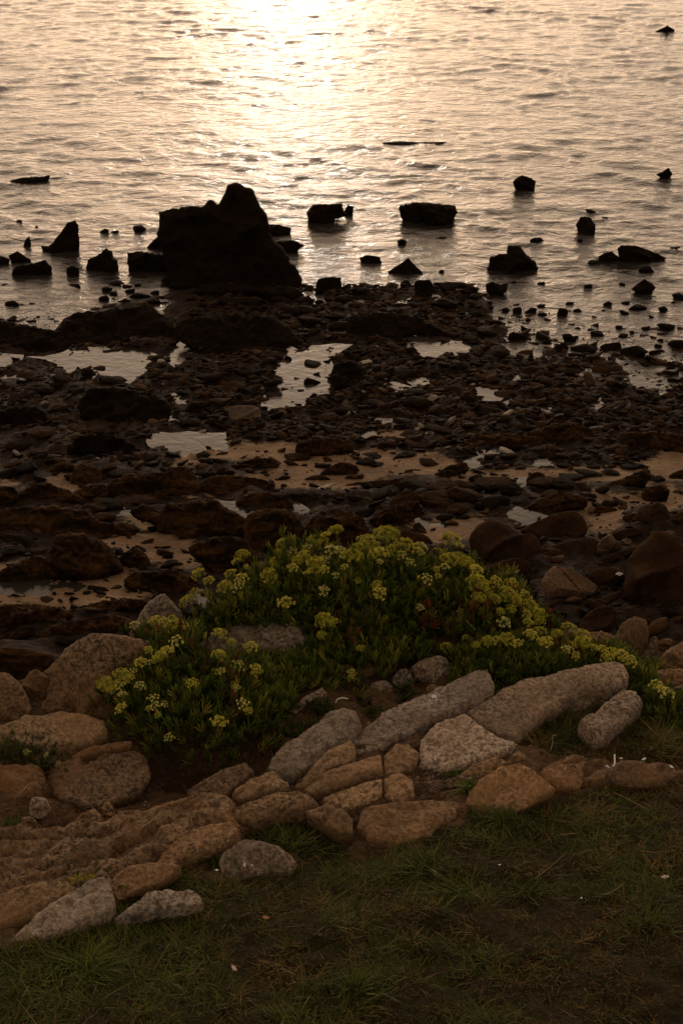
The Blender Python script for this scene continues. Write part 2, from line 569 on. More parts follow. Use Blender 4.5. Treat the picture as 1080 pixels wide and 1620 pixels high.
# ------------------------------------------------------------------ beach sheet
bx = spans((-400, -60, 40), (-60, -7, 1.2), (-7, 7, 0.045), (7, 60, 1.2), (60, 400, 40))
by = spans((5.0, 8.4, 0.2), (8.4, 12.5, 0.03), (12.5, 21.0, 0.042), (21, 40, 0.3), (40, 400, 15))
X, Y = np.meshgrid(bx, by)
Zb = zbeach(X, Y)
rock_n = fbm2(X, Y, 2.1, 5, 0.55, 3.0)
fine = fbm2(X, Y, 8.5, 3, 0.6, 8.0)
sand_f = np.zeros_like(X)
near = (np.abs(X) < 9) & (Y < 21)
for poly in SAND_W:
    xs = [p[0] for p in poly]; ys = [p[1] for p in poly]
    mk = near & (X > min(xs) - .5) & (X < max(xs) + .5) & (Y > min(ys) - .5) & (Y < max(ys) + .5)
    ins = in_poly(X[mk], Y[mk], poly); dd = dist_poly(X[mk], Y[mk], poly)
    sand_f[mk] = np.maximum(sand_f[mk], np.clip(0.5 + np.where(ins, dd, -dd) / 0.5, 0, 1))
under = np.clip((0.12 - Zb) / 0.3, 0, 1)
amp = 0.075 * (1 - 0.9 * sand_f) * (1 - 0.75 * under)
Z = Zb + amp * (rock_n + 0.35) + 0.018 * fine * (1 - 0.9 * sand_f) + 0.012 * sand_f * fbm2(X, Y, 1.5, 3)
shore_band = np.clip(1 - np.abs(Zb - 0.02) / 0.22, 0, 1)
Z = Z + shore_band * np.where(np.abs(X) < 20, 1, 0) * (0.085 * fbm2(X, Y, 0.9, 4, 0.55, 21.0) - 0.01)
for kind, poly, lvl in POOL_W:
    xs = [p[0] for p in poly]; ys = [p[1] for p in poly]
    mk = near & (X > min(xs) - .4) & (X < max(xs) + .4) & (Y > min(ys) - .4) & (Y < max(ys) + .4)
    ins = in_poly(X[mk], Y[mk], poly); dd = dist_poly(X[mk], Y[mk], poly)
    sd_ = np.where(ins, dd, -dd) + 0.13 * fbm2(X[mk], Y[mk], 5.0, 4, 0.6, 12.0)
    ins = sd_ > 0; dd = np.abs(sd_)
    k = np.where(ins, 1.0, np.clip(1 - dd / 0.16, 0, 1) ** 1.5)
    low = np.where(ins, lvl - 0.05 * np.clip(dd / 0.12, 0.25, 1), lvl + 0.006 + dd * 0.05)
    zz = Z[mk]
    Z[mk] = np.where(k > 0, zz * (1 - k) + np.minimum(zz, low) * k, zz)
V = np.stack([X.ravel(), Y.ravel(), Z.ravel()], 1)
me = mesh_np('beach', V, [grid_faces(len(bx), len(by))])
far_sand = np.where(np.abs(X) > 9, 0.3, sand_f)
color_attr(me, 'zone', np.stack([far_sand.ravel()] * 3, 1))
tag(link('beach', me, M['beach']), kind='structure')
BX, BY, BZ = bx, by, Z


def bilinear(x, y, gx, gy, gz):
    x = np.asarray(x, float); y = np.asarray(y, float)
    i = np.clip(np.searchsorted(gx, x) - 1, 0, len(gx) - 2)
    j = np.clip(np.searchsorted(gy, y) - 1, 0, len(gy) - 2)
    fx = np.clip((x - gx[i]) / (gx[i + 1] - gx[i]), 0, 1); fy = np.clip((y - gy[j]) / (gy[j + 1] - gy[j]), 0, 1)
    return (gz[j, i] * (1 - fx) * (1 - fy) + gz[j, i + 1] * fx * (1 - fy) + gz[j + 1, i] * (1 - fx) * fy + gz[j + 1, i + 1] * fx * fy)


def zbeach_real(x, y): return bilinear(x, y, BX, BY, BZ)


# pools: flat water sheets, each a little larger than its hollow
for kind, poly, lvl in POOL_W:
    c = np.mean(poly, axis=0)
    pts = []
    n = len(poly)
    for i in range(n):
        a = np.array(poly[i]); b = np.array(poly[(i + 1) % n])
        L = np.hypot(*(b - a)); m = max(1, int(L / 0.08))
        for k in range(m):
            q = a + (b - a) * k / m
            d = q - c
            pts.append(q + d / (np.hypot(*d) + 1e-6) * (0.11 + 0.03 * math.sin(7.3 * (i + k / m))))
    res = delaunay_2d_cdt([Vector(p) for p in pts], [(i, (i + 1) % len(pts)) for i in range(len(pts))], [], 1, 1e-5)
    me = bpy.data.meshes.new('tide_pool')
    me.from_pydata([(p.x, p.y, lvl) for p in res[0]], [], [list(reversed(f)) if False else list(f) for f in res[2]])
    me.update()
    tag(link('tide_pool', me, M['pool']), kind='structure')

# ------------------------------------------------------------------ sea
sx = spans((-3000, -200, 200), (-200, -14, 6), (-14, 14, 0.085), (14, 200, 6), (200, 3000, 200))
sy = spans((14.5, 28, 0.055), (28, 60, 0.12), (60, 120, 1.2), (120, 400, 20), (400, 4000, 300))
X, Y = np.meshgrid(sx, sy)
rw = np.random.default_rng(5)
wx = X + 0.55 * fbm2(X, Y, 0.5, 2, 0.5, 2.2)
wy = Y + 0.55 * fbm2(X, Y, 0.45, 2, 0.5, 6.1)
Zs = np.zeros_like(X)
for k in range(70):
    lam = 0.17 * (1.5 / 0.17) ** rw.random()
    th = rw.normal(-math.pi / 2, 0.62)
    a = 0.0036 * lam ** 0.9
    Zs += a * np.sin(2 * math.pi / lam * (wx * math.cos(th) + wy * math.sin(th)) + rw.random() * 6.28)
calm = np.clip((Y - np.interp(X, SHX, SHY) - 0.2) / 4.5, 0.10, 1.0)
env = 0.72 + 0.5 * fbm2(X, Y, 0.22, 3, 0.5, 4.4)
detail = (np.abs(X) < 20) & (Y < 70)
Zs = np.where(detail, Zs * calm * np.clip(env, 0.25, 1.5), 0.0)
V = np.stack([X.ravel(), Y.ravel(), Zs.ravel()], 1)
me = mesh_np('sea_water', V, [grid_faces(len(sx), len(sy))])
tag(link('sea_water', me, M['water']), kind='structure')

# ------------------------------------------------------------------ cliff-top sheet
TURF = [  # outline of the turf, photo pixels
    [(-900, 1510), (-80, 1500), (0, 1492), (60, 1490), (110, 1474), (165, 1452), (190, 1425), (215, 1385), (260, 1372), (330, 1372), (350, 1395), (430, 1400), (470, 1372),
     (530, 1350), (590, 1345), (640, 1350), (680, 1318), (740, 1285), (830, 1275), (885, 1250), (960, 1236), (1160, 1230), (1500, 1170), (2100, 1130), (2100, 1900), (-900, 1900)],
    [(385, 1318), (410, 1296), (460, 1284), (500, 1292), (545, 1312), (585, 1335), (560, 1362), (470, 1360), (420, 1340)],
    [(835, 1172), (850, 1140), (880, 1122), (930, 1136), (925, 1168), (945, 1185), (985, 1168), (1010, 1140), (1080, 1130), (1160, 1150), (1160, 1215), (1000, 1205), (900, 1205)],
]
TURF_W = [[(p[0], p[1]) for p in to_world_poly(s, ztop)] for s in TURF]
tx = spans((-400, -40, 40), (-40, -2.4, 0.7), (-2.4, -1.4, 0.03), (-1.4, 1.4, 0.0105), (1.4, 2.4, 0.03), (2.4, 40, 0.7), (40, 400, 40))
ty = spans((-300, -40, 40), (-40, 0.3, 0.7), (0.3, 0.9, 0.05), (0.9, 3.25, 0.0095), (3.25, 8.0, 0.1))
X, Y = np.meshgrid(tx, ty)
turf_f = np.zeros_like(X)
nearT = (np.abs(X) < 2.45) & (Y > 1.0) & (Y < 3.4)
for poly in TURF_W:
    ins = in_poly(X[nearT], Y[nearT], poly); dd = dist_poly(X[nearT], Y[nearT], poly)
    sg = np.where(ins, dd, -dd) + 0.045 * fbm2(X[nearT], Y[nearT], 9.0, 4, 0.6, 14.0)
    turf_f[nearT] = np.maximum(turf_f[nearT], np.clip(0.5 + sg / 0.04, 0, 1))
turf_f = np.where(nearT, turf_f, np.where(Y < 2.0, 1.0, 0.0))
face = np.clip((Y - 3.0) / 0.6, 0, 1)
Z = ztop(X, Y)
strata = np.zeros_like(X)
strata[nearT] = ridged(np.stack([X[nearT] * 5 + Y[nearT] * 4, Y[nearT] * 9 - X[nearT] * 5, np.full(nearT.sum(), 3.3)], 1), 4)
Z = Z + 0.010 * strata * (1 - 0.8 * turf_f) + 0.020 * fbm2(X, Y, 4.2, 5, 0.55, 1.7) + 0.006 * fbm2(X, Y, 28, 3, 0.6, 5.5) + face * 0.25 * fbm2(X, Y, 1.6, 4, 0.55, 2.9)
# shallow earth hollows: under the samphire and below the rusty ledges
for u, v, r, dep in ((320, 1190, 0.17, 0.075), (215, 1290, 0.16, 0.035), (700, 1232, 0.05, 0.02), (620, 1318, 0.06, 0.015), (60, 1330, .1, .02)):
    p = hit(u, v, ztop)
    Z -= dep * np.exp(-(((X - p[0]) / r) ** 2 + ((Y - p[1]) / (r * 0.9)) ** 2))
V = np.stack([X.ravel(), Y.ravel(), Z.ravel()], 1)
me = mesh_np('cliff_ground', V, [grid_faces(len(tx), len(ty))])
color_attr(me, 'zone', np.stack([turf_f.ravel()] * 3, 1))
tag(link('cliff_ground', me, M['topsoil']), kind='structure')
TX, TY, TZ, TTURF = tx, ty, Z, turf_f


def ztop_real(x, y): return bilinear(x, y, TX, TY, TZ)


# ------------------------------------------------------------------ rocks from outlines
def resample(poly, step):
    out = []
    n = len(poly)
    for i in range(n):
        a = np.array(poly[i], float); b = np.array(poly[(i + 1) % n], float)
        m = max(1, int(round(np.hypot(*(b - a)) / step)))
        for k in range(m):
            out.append(a + (b - a) * k / m)
    return np.array(out)


def chaikin(P, times=1):
    for _ in range(times):
        Q = np.roll(P, -1, axis=0)
        P = np.stack([0.8 * P + 0.2 * Q, 0.2 * P + 0.8 * Q], 1).reshape(-1, 2)
    return P


def outline_rock(poly, tilt, T, back, rough, edge, seed, fn, cuts, sink, dens, pw, crisp=False, lump=0.0, facets=0, wl=0.0, low_anchor=0.0, rim=0.0, strata_=None):
    """A solid rock whose outline, seen from the shore path, is the polygon: two bulging shells on a tilted plane."""
    poly = np.array(poly, float)
    uc, vc = poly.mean(axis=0)
    vmax = poly[:, 1].max()
    k = min(1.0, max(0.0, tilt / 60.0))
    if tilt >= 30:
        low = poly[poly[:, 1] > vmax - 0.25 * (vmax - poly[:, 1].min())]
        uc = low[:, 0].mean()
    if low_anchor: k = max(k, low_anchor)
    va = vc * (1 - k) + vmax * k
    if crisp: va = vmax - wl * (vmax - poly[:, 1].min())
    A = np.array(hit(uc, va, fn))
    tr = math.radians(tilt)
    n = np.array([0, -math.sin(tr), math.cos(tr)])
    ey = np.array([0, math.cos(tr), math.sin(tr)])
    A = A - n * sink
    pts = [hit_plane(u, v, A, n) - A for u, v in poly]
    P2 = np.array([[p[0], np.dot(p, ey)] for p in pts])
    if tilt >= 30:      # carry the foot a little way into the ground
        lowq = P2[:, 1].min(); hgt = P2[:, 1].max() - lowq
        m = P2[:, 1] < lowq + 0.14 * hgt
        P2[m, 1] -= 0.10 * hgt
    if not crisp and not strata_: P2 = chaikin(P2, 1)
    x1, y1 = P2[:, 0], P2[:, 1]
    area = 0.5 * abs(np.sum(x1 * np.roll(y1, -1) - np.roll(x1, -1) * y1))
    L = math.sqrt(area)
    step = L / dens
    B = resample(P2, step)
    # break the outline up a little
    bn = fbm(np.stack([B[:, 0] / L * 7 + seed, B[:, 1] / L * 7, np.full(len(B), seed * 1.7)], 1), 3, 0.6)
    bm = fbm(np.stack([B[:, 0] / L * 7 - seed, B[:, 1] / L * 7 + 9, np.full(len(B), seed * 0.7)], 1), 3, 0.6)
    B = B + np.stack([bn, bm], 1) * L * 0.012 * (1 + rough * 5) * (1.7 if crisp else 1.0)
    Bl = [tuple(b) for b in B]
    gx = np.arange(B[:, 0].min(), B[:, 0].max(), step); gy = np.arange(B[:, 1].min(), B[:, 1].max(), step * 0.866)
    GX, GY = np.meshgrid(gx, gy)
    GX = GX + (np.arange(len(gy)) % 2)[:, None] * step * 0.5
    GX = GX.ravel(); GY = GY.ravel()
    ins = in_poly(GX, GY, Bl)
    GX, GY = GX[ins], GY[ins]
    dd = dist_poly(GX, GY, Bl)
    ok = dd > step * 0.55
    GX, GY = GX[ok], GY[ok]
    r = np.random.default_rng(int(seed * 1000) % 99991)
    GX = GX + r.normal(size=len(GX)) * step * 0.08; GY = GY + r.normal(size=len(GY)) * step * 0.08
    allp = [Vector(b) for b in B] + [Vector((a, b)) for a, b in zip(GX, GY)]
    nb = len(B)
    res = delaunay_2d_cdt(allp, [(i, (i + 1) % nb) for i in range(nb)], [], 1, step * 0.02)
    Q = np.array([(p.x, p.y) for p in res[0]])
    tris = np.array([f for f in res[2] if len(f) == 3], int)
    onb = np.array([any(j < nb for j in orig) if orig else True for orig in res[3]])
    d = dist_poly(Q[:, 0], Q[:, 1], Bl); d[onb] = 0
    dm = d.max()
    R = dm * edge
    if rim: R = min(R, rim)
    q = np.clip(d / R, 0, 1)
    h = (1 - (1 - q) ** pw) ** (1 / pw)
    pos = np.stack([Q[:, 0] / L, Q[:, 1] / L, np.full(len(Q), seed)], 1)
    if rim: h = h * (1 + 0.20 * math.sin(seed * 5) * Q[:, 0] / L + 0.22 * math.cos(seed * 3) * Q[:, 1] / L)
    h = h * (1 + 0.22 * fbm(pos * 2.3, 3)) + 0.25 * q * (d / dm) * 0.4
    h = np.maximum(h, 0)
    if cuts:   # joints running through the block
        for (cu0, cv0, cu1, cv1) in cuts:
            a = hit_plane(cu0, cv0, A, n) - A; b = hit_plane(cu1, cv1, A, n) - A
            a = np.array([a[0], np.dot(a, ey)]); b = np.array([b[0], np.dot(b, ey)])
            ab = b - a; t = np.clip(((Q - a) @ ab) / (ab @ ab), 0, 1)
            wob = 0.02 * L * noise3(np.stack([t * 9, t * 0 + seed, t * 0], 1))
            ds = np.abs(np.hypot(*(Q - (a + t[:, None] * ab)).T) + wob)
            h *= 1 - 0.75 * np.exp(-(ds / (0.022 * L)) ** 2)
    top = np.concatenate([Q, (T * h)[:, None]], 1)
    bot = np.concatenate([Q, (-back * (1 - (1 - q) ** 2) ** 0.5)[:, None]], 1)
    nq = len(Q)
    inv = np.arange(nq)
    bot_idx = np.where(d <= 0, inv, inv + nq)
    allv = np.concatenate([top, bot], 0)
    used = np.concatenate([np.ones(nq, bool), d > 0])
    remap = np.cumsum(used) - 1
    f1 = tris
    f2 = bot_idx[tris][:, ::-1]
    a3 = top[tris]
    if np.sum(np.cross(a3[:, 1] - a3[:, 0], a3[:, 2] - a3[:, 0])[:, 2]) < 0:
        f1 = f1[:, ::-1]; f2 = f2[:, ::-1]
    Fc = remap[np.concatenate([f1, f2], 0)]
    W = allv[used]
    if strata_:
        amp_s, lam = strata_
        ang = 0.62 + 0.16 * math.sin(seed * 7.1)
        tt = (-W[:, 0] * math.sin(ang) + W[:, 1] * math.cos(ang)) / lam
        along = W[:, 0] * math.cos(ang) + W[:, 1] * math.sin(ang)
        tt = tt + 0.55 * fbm(np.stack([along / lam * 0.30 + seed, tt * 0.35, np.full(len(W), seed)], 1), 3, 0.6)
        fr_ = tt - np.floor(tt)
        stepn = np.floor(tt)
        lvl_ = noise3(np.stack([stepn * 0.73 + seed, np.full(len(W), 2.2), along / lam * 0.12], 1))
        saw = np.where(fr_ < 0.14, fr_ / 0.14, 1 - 0.75 * (fr_ - 0.14) / 0.86) - 0.5
        msk = np.concatenate([np.clip(d / (0.12 * dm), 0, 1)] * 2)[used] * (W[:, 2] > 0)
        W[:, 2] += msk * amp_s * (saw * 0.8 + 1.1 * lvl_)
    # surface relief
    s = W / L
    o = np.array([seed * 3.1, seed * 1.3, seed * 2.2])
    amp = rough * min(L, 3 * max(T, 0.02))
    if facets:
        # flat broken faces: the bulge is cut back by tilted planes, the outline stays
        rf = np.random.default_rng(int(seed * 977) + 5)
        wx, wy = np.ptp(W[:, 0]) / 2, np.ptp(W[:, 1]) / 2
        mid = (W.max(0) + W.min(0)) / 2
        zt = W[:, 2].copy(); zmax = zt.max()
        lim_z = np.full(len(W), 1e9)
        for _ in range(facets):
            a = rf.uniform(0, 6.283); px_, py_ = rf.uniform(-.75, .75) * wx, rf.uniform(-.75, .75) * wy
            sl = rf.uniform(0.15, 1.1) * zmax / min(wx, wy)
            h0 = zmax * rf.uniform(0.72, 1.0)
            lim_z = np.minimum(lim_z, h0 - sl * ((W[:, 0] - mid[0] - px_) * math.cos(a) + (W[:, 1] - mid[1] - py_) * math.sin(a)))
        over = np.clip(zt - np.maximum(lim_z, 0.12 * zmax), 0, None)
        W[:, 2] = np.where(zt > 0, zt - 0.85 * over, zt)
        s = W / L
    rel = np.stack([fbm(s * 3.4 + o, 5, 0.55), fbm(s * 3.4 + o + 31, 5, 0.55), ridged(s * 2.6 + o + 57, 5)], 1)
    inner = np.concatenate([np.clip(d / (0.25 * dm), 0.25, 1)] * 2)[used][:, None]
    W = W + rel * amp * inner * np.array([0.35, 0.35, 0.8])
    if lump:
        l2 = fbm(s * 8 + o + 11, 4, 0.6)
        W[:, 2] += lump * L * l2 * inner[:, 0]
        W[:, 1] += 0.5 * lump * L * fbm(s * 8 + o + 71, 3, 0.6)
    world = np.stack([W[:, 0], W[:, 1] * ey[1] + W[:, 2] * n[1], W[:, 1] * ey[2] + W[:, 2] * n[2]], 1)
    return A, world, Fc


PLACED = []     # (x, y, z, label phrase for neighbours)


def rock(name, label, poly, mat, fn, tilt=8, T=None, back=None, rough=0.06, edge=0.5, cat='rock', group=None,
         lm=None, cuts=None, sink=None, dens=28, pw=2.3, crisp=False, lump=0.0, facets=9, wl=0.0, low_anchor=0.0, rim=0.0, strata_=None):
    poly = np.array(poly, float)
    seed = (poly[:, 0].sum() * 0.137 + poly[:, 1].sum() * 0.091) % 37.0
    c = hit(poly[:, 0].mean(), poly[:, 1].mean(), fn)
    dist = np.linalg.norm(c - CAM)
    ext = min(np.ptp(poly[:, 0]), np.ptp(poly[:, 1]) * (1.7 if tilt < 30 else 1.15)) / FPX * dist
    if T is None: T = 0.32 * ext
    if sink is None: sink = 0.01 if tilt >= 30 else -0.30 * T
    if back is None: back = 0.55 * T if tilt >= 30 else 0.75 * T + 0.03
    A, W, F = outline_rock(poly, tilt, T, back, rough, edge, seed, fn, cuts, sink, dens, pw, crisp, lump, facets, wl, low_anchor, rim, strata_)
    me = mesh_np(name, W, [F])
    o = link(name, me, M[mat], loc=A)
    tag(o, label, cat, group)
    if lm: PLACED.append((A[0], A[1], lm))
    return o

# ------------------------------------------------------------------ cliff-top rocks
def zflat(x, y): return H - (1.62 + 0.165 * (np.asarray(y, float) - 1.4)) + 0 * np.asarray(x)


def top(name, label, poly, mat='grey', **k):
    if 0 <= k.get('tilt', 8) < 30:
        if name in ('slab',): k['tilt'] = min(k.get('tilt', 8), 7)
        k.setdefault('low_anchor', 0.8); k.setdefault('rim', 0.010 if name == 'slab' else 0.016)
        if name == 'slab': k.setdefault('facets', 16); k['edge'] = max(k['edge'], 0.45) if 'edge' in k else 0.6
        k.setdefault('back', 0.75 * k.get('T', 0.03) + 0.07)
        k['edge'] = k.get('edge', 0.5) * 0.8
        k.setdefault('pw', 2.0)
        if 'T' in k and k['T'] > 0.02: k['T'] *= 0.85
        poly = np.array(poly, float); c = poly.mean(0)
        w_, h_ = np.ptp(poly, axis=0)
        grow = 6.0
        if name in ('bedrock', 'ledge') or (name == 'rock' and 'T' in k and k['T'] < 0.045):
            grow = 4.0 if name == 'bedrock' else 7.0; k['T'] *= 0.7 if name == 'bedrock' else 0.5; k.setdefault('rim', 0.007); k.setdefault('sink', -0.9 * k['T'] if name == 'bedrock' else -0.35 * k['T'])
        poly = c + (poly - c) * (1 + np.array([grow / max(w_, 30), grow / max(h_, 30)]))
    if name in ('bedrock', 'slab', 'ledge', 'rock'):
        k.setdefault('strata_', (0.011, 0.030) if name in ('bedrock', 'ledge') else (0.007, 0.042))
    elif name == 'boulder': k.setdefault('strata_', (0.006, 0.05))
    if k.get('tilt', 8) >= 30: k.setdefault('lump', 0.016); k.setdefault('rough', 0.11); k.setdefault('facets', 14)
    k.setdefault('lump', 0.008); k.setdefault('rough', 0.06); k.setdefault('dens', 36)
    return rock(name, label, poly, mat, k.pop('fn', ztop), **k)


top('boulder', 'big brown grey boulder, highest of the rocks at the left edge of the samphire',
    [(68, 1063), (87, 1048), (103, 1027), (120, 1015), (147, 1003), (200, 1005), (240, 1017), (236, 1040), (215, 1067), (195, 1107), (178, 1140), (140, 1142), (93, 1140), (64, 1127), (74, 1100), (80, 1077)],
    'earthy', tilt=50, T=0.085, lm='the big brown boulder', edge=0.6, rough=0.1)
top('stone', 'small grey knob peeking over the top of the big left boulder', [(152, 1010), (156, 998), (163, 994), (173, 998), (178, 1010), (165, 1014)], 'earthy', tilt=60, T=0.02)
top('boulder', 'pointed grey boulder rising behind the left end of the samphire',
    [(200, 1012), (205, 1000), (217, 980), (230, 957), (247, 943), (262, 940), (273, 952), (287, 967), (284, 985), (262, 1010), (235, 1022)], 'grey', tilt=55, T=0.06, edge=0.8, fn=zflat)
top('boulder', 'grey brown boulder cut by the left picture edge, beside a round stone',
    [(-25, 1070), (0, 1065), (13, 1064), (30, 1078), (43, 1100), (53, 1123), (46, 1140), (20, 1150), (-25, 1158)], 'earthy', tilt=48, T=0.06, edge=0.7)
top('stone', 'round brown stone wedged between two boulders at the left', [(37, 1082), (47, 1063), (58, 1058), (77, 1070), (82, 1080), (80, 1100), (66, 1119), (50, 1114), (41, 1100)], 'earthy', tilt=52, T=0.05, edge=0.9)
top('stone', 'low brown stone at the foot of the big left boulder', [(64, 1116), (83, 1098), (105, 1108), (114, 1128), (108, 1140), (66, 1140)], 'earthy', tilt=45, T=0.03)
top('slab', 'long pale slab with rounded edges beneath the left boulders, dark gap under it',
    [(-20, 1160), (0, 1155), (20, 1147), (57, 1140), (97, 1133), (140, 1138), (163, 1145), (170, 1160), (143, 1177), (110, 1184), (60, 1183), (33, 1178), (-20, 1172)], 'tan', tilt=22, T=0.05, rough=0.08, edge=0.6)
top('stone', 'thin sliver of stone lying below the long pale slab', [(113, 1198), (133, 1187), (180, 1177), (208, 1175), (203, 1183), (160, 1190), (127, 1200)], 'earthy', tilt=15, T=0.012)
top('boulder', 'grey boulder sitting inside the samphire, flowers in front of it',
    [(300, 1030), (308, 1015), (322, 1005), (344, 996), (372, 990), (419, 986), (458, 984), (482, 994), (485, 1024), (472, 1050), (436, 1056), (391, 1054), (349, 1048), (308, 1042)], 'pale', tilt=48, T=0.06, edge=0.7)
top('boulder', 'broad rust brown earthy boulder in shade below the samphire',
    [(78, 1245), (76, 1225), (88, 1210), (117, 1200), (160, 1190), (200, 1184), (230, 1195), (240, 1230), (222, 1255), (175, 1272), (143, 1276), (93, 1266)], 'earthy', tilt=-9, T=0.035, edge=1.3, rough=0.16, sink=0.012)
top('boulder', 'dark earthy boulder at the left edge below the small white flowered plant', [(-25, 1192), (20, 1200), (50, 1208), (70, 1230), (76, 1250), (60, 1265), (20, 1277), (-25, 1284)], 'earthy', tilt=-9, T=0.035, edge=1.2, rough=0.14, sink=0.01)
top('stone', 'small grey angular stone beside the broad rust brown boulder', [(47, 1268), (53, 1262), (73, 1261), (83, 1283), (68, 1294), (48, 1291)], 'grey', tilt=35, T=0.02)
top('stone', 'small rounded brown stone below the grey angular one at left', [(32, 1294), (50, 1291), (61, 1301), (51, 1312), (36, 1309)], 'rust', tilt=40, T=0.015)
top('stone', 'tiny tan chip next to the small rounded brown stone at left', [(55, 1312), (61, 1303), (68, 1308), (66, 1320), (57, 1322)], 'tan', tilt=40, T=0.01)
top('rock', 'tilted rock, half grey half rusty, left of the upright orange stone', [(101, 1312), (118, 1298), (133, 1287), (150, 1279), (160, 1290), (163, 1303), (148, 1324), (127, 1335), (106, 1328)], 'tan', tilt=30, T=0.03)
top('stone', 'upright orange stone with sharp corners standing in brown earth', [(160, 1278), (170, 1266), (181, 1279), (182, 1293), (176, 1299), (163, 1299)], 'rust', tilt=55, T=0.018, edge=0.4)
top('ledge', 'long low earthy ledge ending above the white shell at left', [(-20, 1340), (10, 1333), (60, 1331), (110, 1333), (148, 1331), (140, 1346), (110, 1356), (65, 1361), (-20, 1362)], 'earthy', tilt=28, T=0.035)
top('rock', 'slanting mossy grey rock above the yellow flowering tuft', [(66, 1378), (80, 1367), (93, 1359), (115, 1349), (133, 1338), (153, 1332), (172, 1338), (176, 1350), (168, 1364), (150, 1373), (117, 1382), (75, 1392)], 'earthy', tilt=24, T=0.045, rough=0.08)
top('rock', 'earthy brown rock under the white shell at the left edge', [(-20, 1374), (20, 1374), (50, 1384), (64, 1398), (45, 1410), (-20, 1418)], 'earthy', tilt=25, T=0.03)
top('slab', 'rusty pinkish slab at left, partly behind the pale wedge', [(-20, 1430), (0, 1422), (27, 1410), (67, 1401), (103, 1402), (122, 1412), (108, 1430), (60, 1452), (20, 1466), (-20, 1474)], 'tan', tilt=22, T=0.045, edge=0.7)
top('slab', 'pale wedge shaped slab with a blunt grey head, below the yellow tuft', [(20, 1490), (48, 1462), (80, 1437), (113, 1417), (143, 1399), (165, 1394), (174, 1403), (181, 1432), (170, 1444), (143, 1456), (100, 1474), (60, 1490)], 'pale', tilt=22, T=0.05, edge=0.6)
top('slab', 'low slab with a black and white crest lying in the turf', [(183, 1456), (213, 1433), (233, 1422), (263, 1412), (280, 1416), (300, 1412), (314, 1420), (320, 1432), (300, 1437), (247, 1440), (213, 1449), (195, 1458)], 'pale', tilt=25, T=0.035)
top('rock', 'tan rock half overgrown by turf, right of the yellow tuft', [(178, 1398), (187, 1383), (207, 1372), (233, 1368), (270, 1369), (284, 1375), (262, 1392), (220, 1412), (190, 1422), (179, 1415)], 'tan', tilt=20, T=0.035)
top('slab', 'arched tan slab leaning on the white flecked boulder', [(246, 1372), (258, 1355), (273, 1339), (293, 1322), (330, 1311), (363, 1307), (378, 1320), (370, 1338), (345, 1345), (318, 1350), (292, 1360), (272, 1374)], 'tan', tilt=25, T=0.045, edge=0.7)
flecked = top('boulder', 'rounded grey boulder with white flecks, embedded in the turf', [(346, 1368), (352, 1352), (365, 1341), (387, 1329), (410, 1331), (440, 1339), (458, 1352), (470, 1368), (460, 1386), (430, 1393), (393, 1404), (365, 1396), (350, 1382)], 'grey', tilt=34, T=0.06, edge=0.8, rough=0.07)
top('ledge', 'narrow grey ledge running diagonally through the brown earth at left centre', [(208, 1316), (225, 1304), (250, 1289), (287, 1274), (318, 1268), (312, 1282), (290, 1296), (253, 1311), (220, 1322)], 'earthy', tilt=15, T=0.03)
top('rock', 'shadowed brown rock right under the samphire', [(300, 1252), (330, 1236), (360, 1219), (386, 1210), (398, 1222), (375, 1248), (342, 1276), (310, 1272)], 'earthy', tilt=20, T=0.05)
top('rock', 'dark edged brown rock left of the narrow grey ledge', [(155, 1338), (180, 1325), (213, 1312), (214, 1325), (196, 1340), (172, 1345)], 'earthy', tilt=20, T=0.025)
top('ledge', 'rusty brown ledge between the narrow grey ledge and the arched slab', [(176, 1362), (200, 1344), (240, 1325), (290, 1306), (330, 1296), (318, 1308), (285, 1322), (262, 1344), (235, 1366), (195, 1370)], 'rust', tilt=10, T=0.025, rough=0.1)
# the row of slabs in the middle
top('slab', 'blunt grey slab, lowest left of the diagonal row in front of the samphire',
    [(422, 1224), (433, 1203), (450, 1183), (473, 1167), (500, 1150), (520, 1133), (543, 1127), (562, 1134), (568, 1150), (552, 1176), (527, 1197), (493, 1217), (463, 1238), (437, 1230)], 'grey', tilt=20, T=0.055, edge=0.55, lm='the blunt grey slab')
white = top('slab', 'long grey slab with a white lichen splash near its upper end',
    [(552, 1180), (580, 1153), (613, 1127), (653, 1110), (693, 1092), (727, 1077), (753, 1066), (768, 1069), (779, 1083), (778, 1096), (760, 1108), (727, 1124), (687, 1147), (653, 1164), (617, 1184), (573, 1204), (556, 1198)], 'grey', tilt=20, T=0.05, edge=0.5)
top('slab', 'longest grey slab, running up to the yellow flowers at right',
    [(735, 1133), (770, 1110), (807, 1090), (840, 1077), (893, 1070), (933, 1058), (967, 1052), (984, 1058), (992, 1073), (988, 1089), (960, 1094), (930, 1094), (905, 1102), (880, 1118), (860, 1131), (832, 1160), (817, 1176), (787, 1170), (763, 1155)], 'grey', tilt=20, T=0.05, edge=0.45)
top('slab', 'flat grey slab fitted below the longest one, pinkish lower corner',
    [(664, 1212), (668, 1172), (690, 1150), (735, 1136), (763, 1156), (787, 1171), (815, 1178), (803, 1189), (753, 1209), (720, 1219), (695, 1222)], 'pale', tilt=14, T=0.04, edge=0.4)
top('slab', 'grey slab standing alone in dark grass at the right end of the row',
    [(915, 1152), (933, 1140), (953, 1120), (983, 1098), (1003, 1102), (1013, 1117), (998, 1134), (974, 1158), (958, 1179), (942, 1182), (926, 1166)], 'grey', tilt=25, T=0.05, edge=0.5)
top('stone', 'small grey brown stone between the longest slab and the lone right slab', [(890, 1118), (907, 1105), (927, 1096), (941, 1106), (928, 1123), (907, 1131)], 'grey', tilt=25, T=0.025)
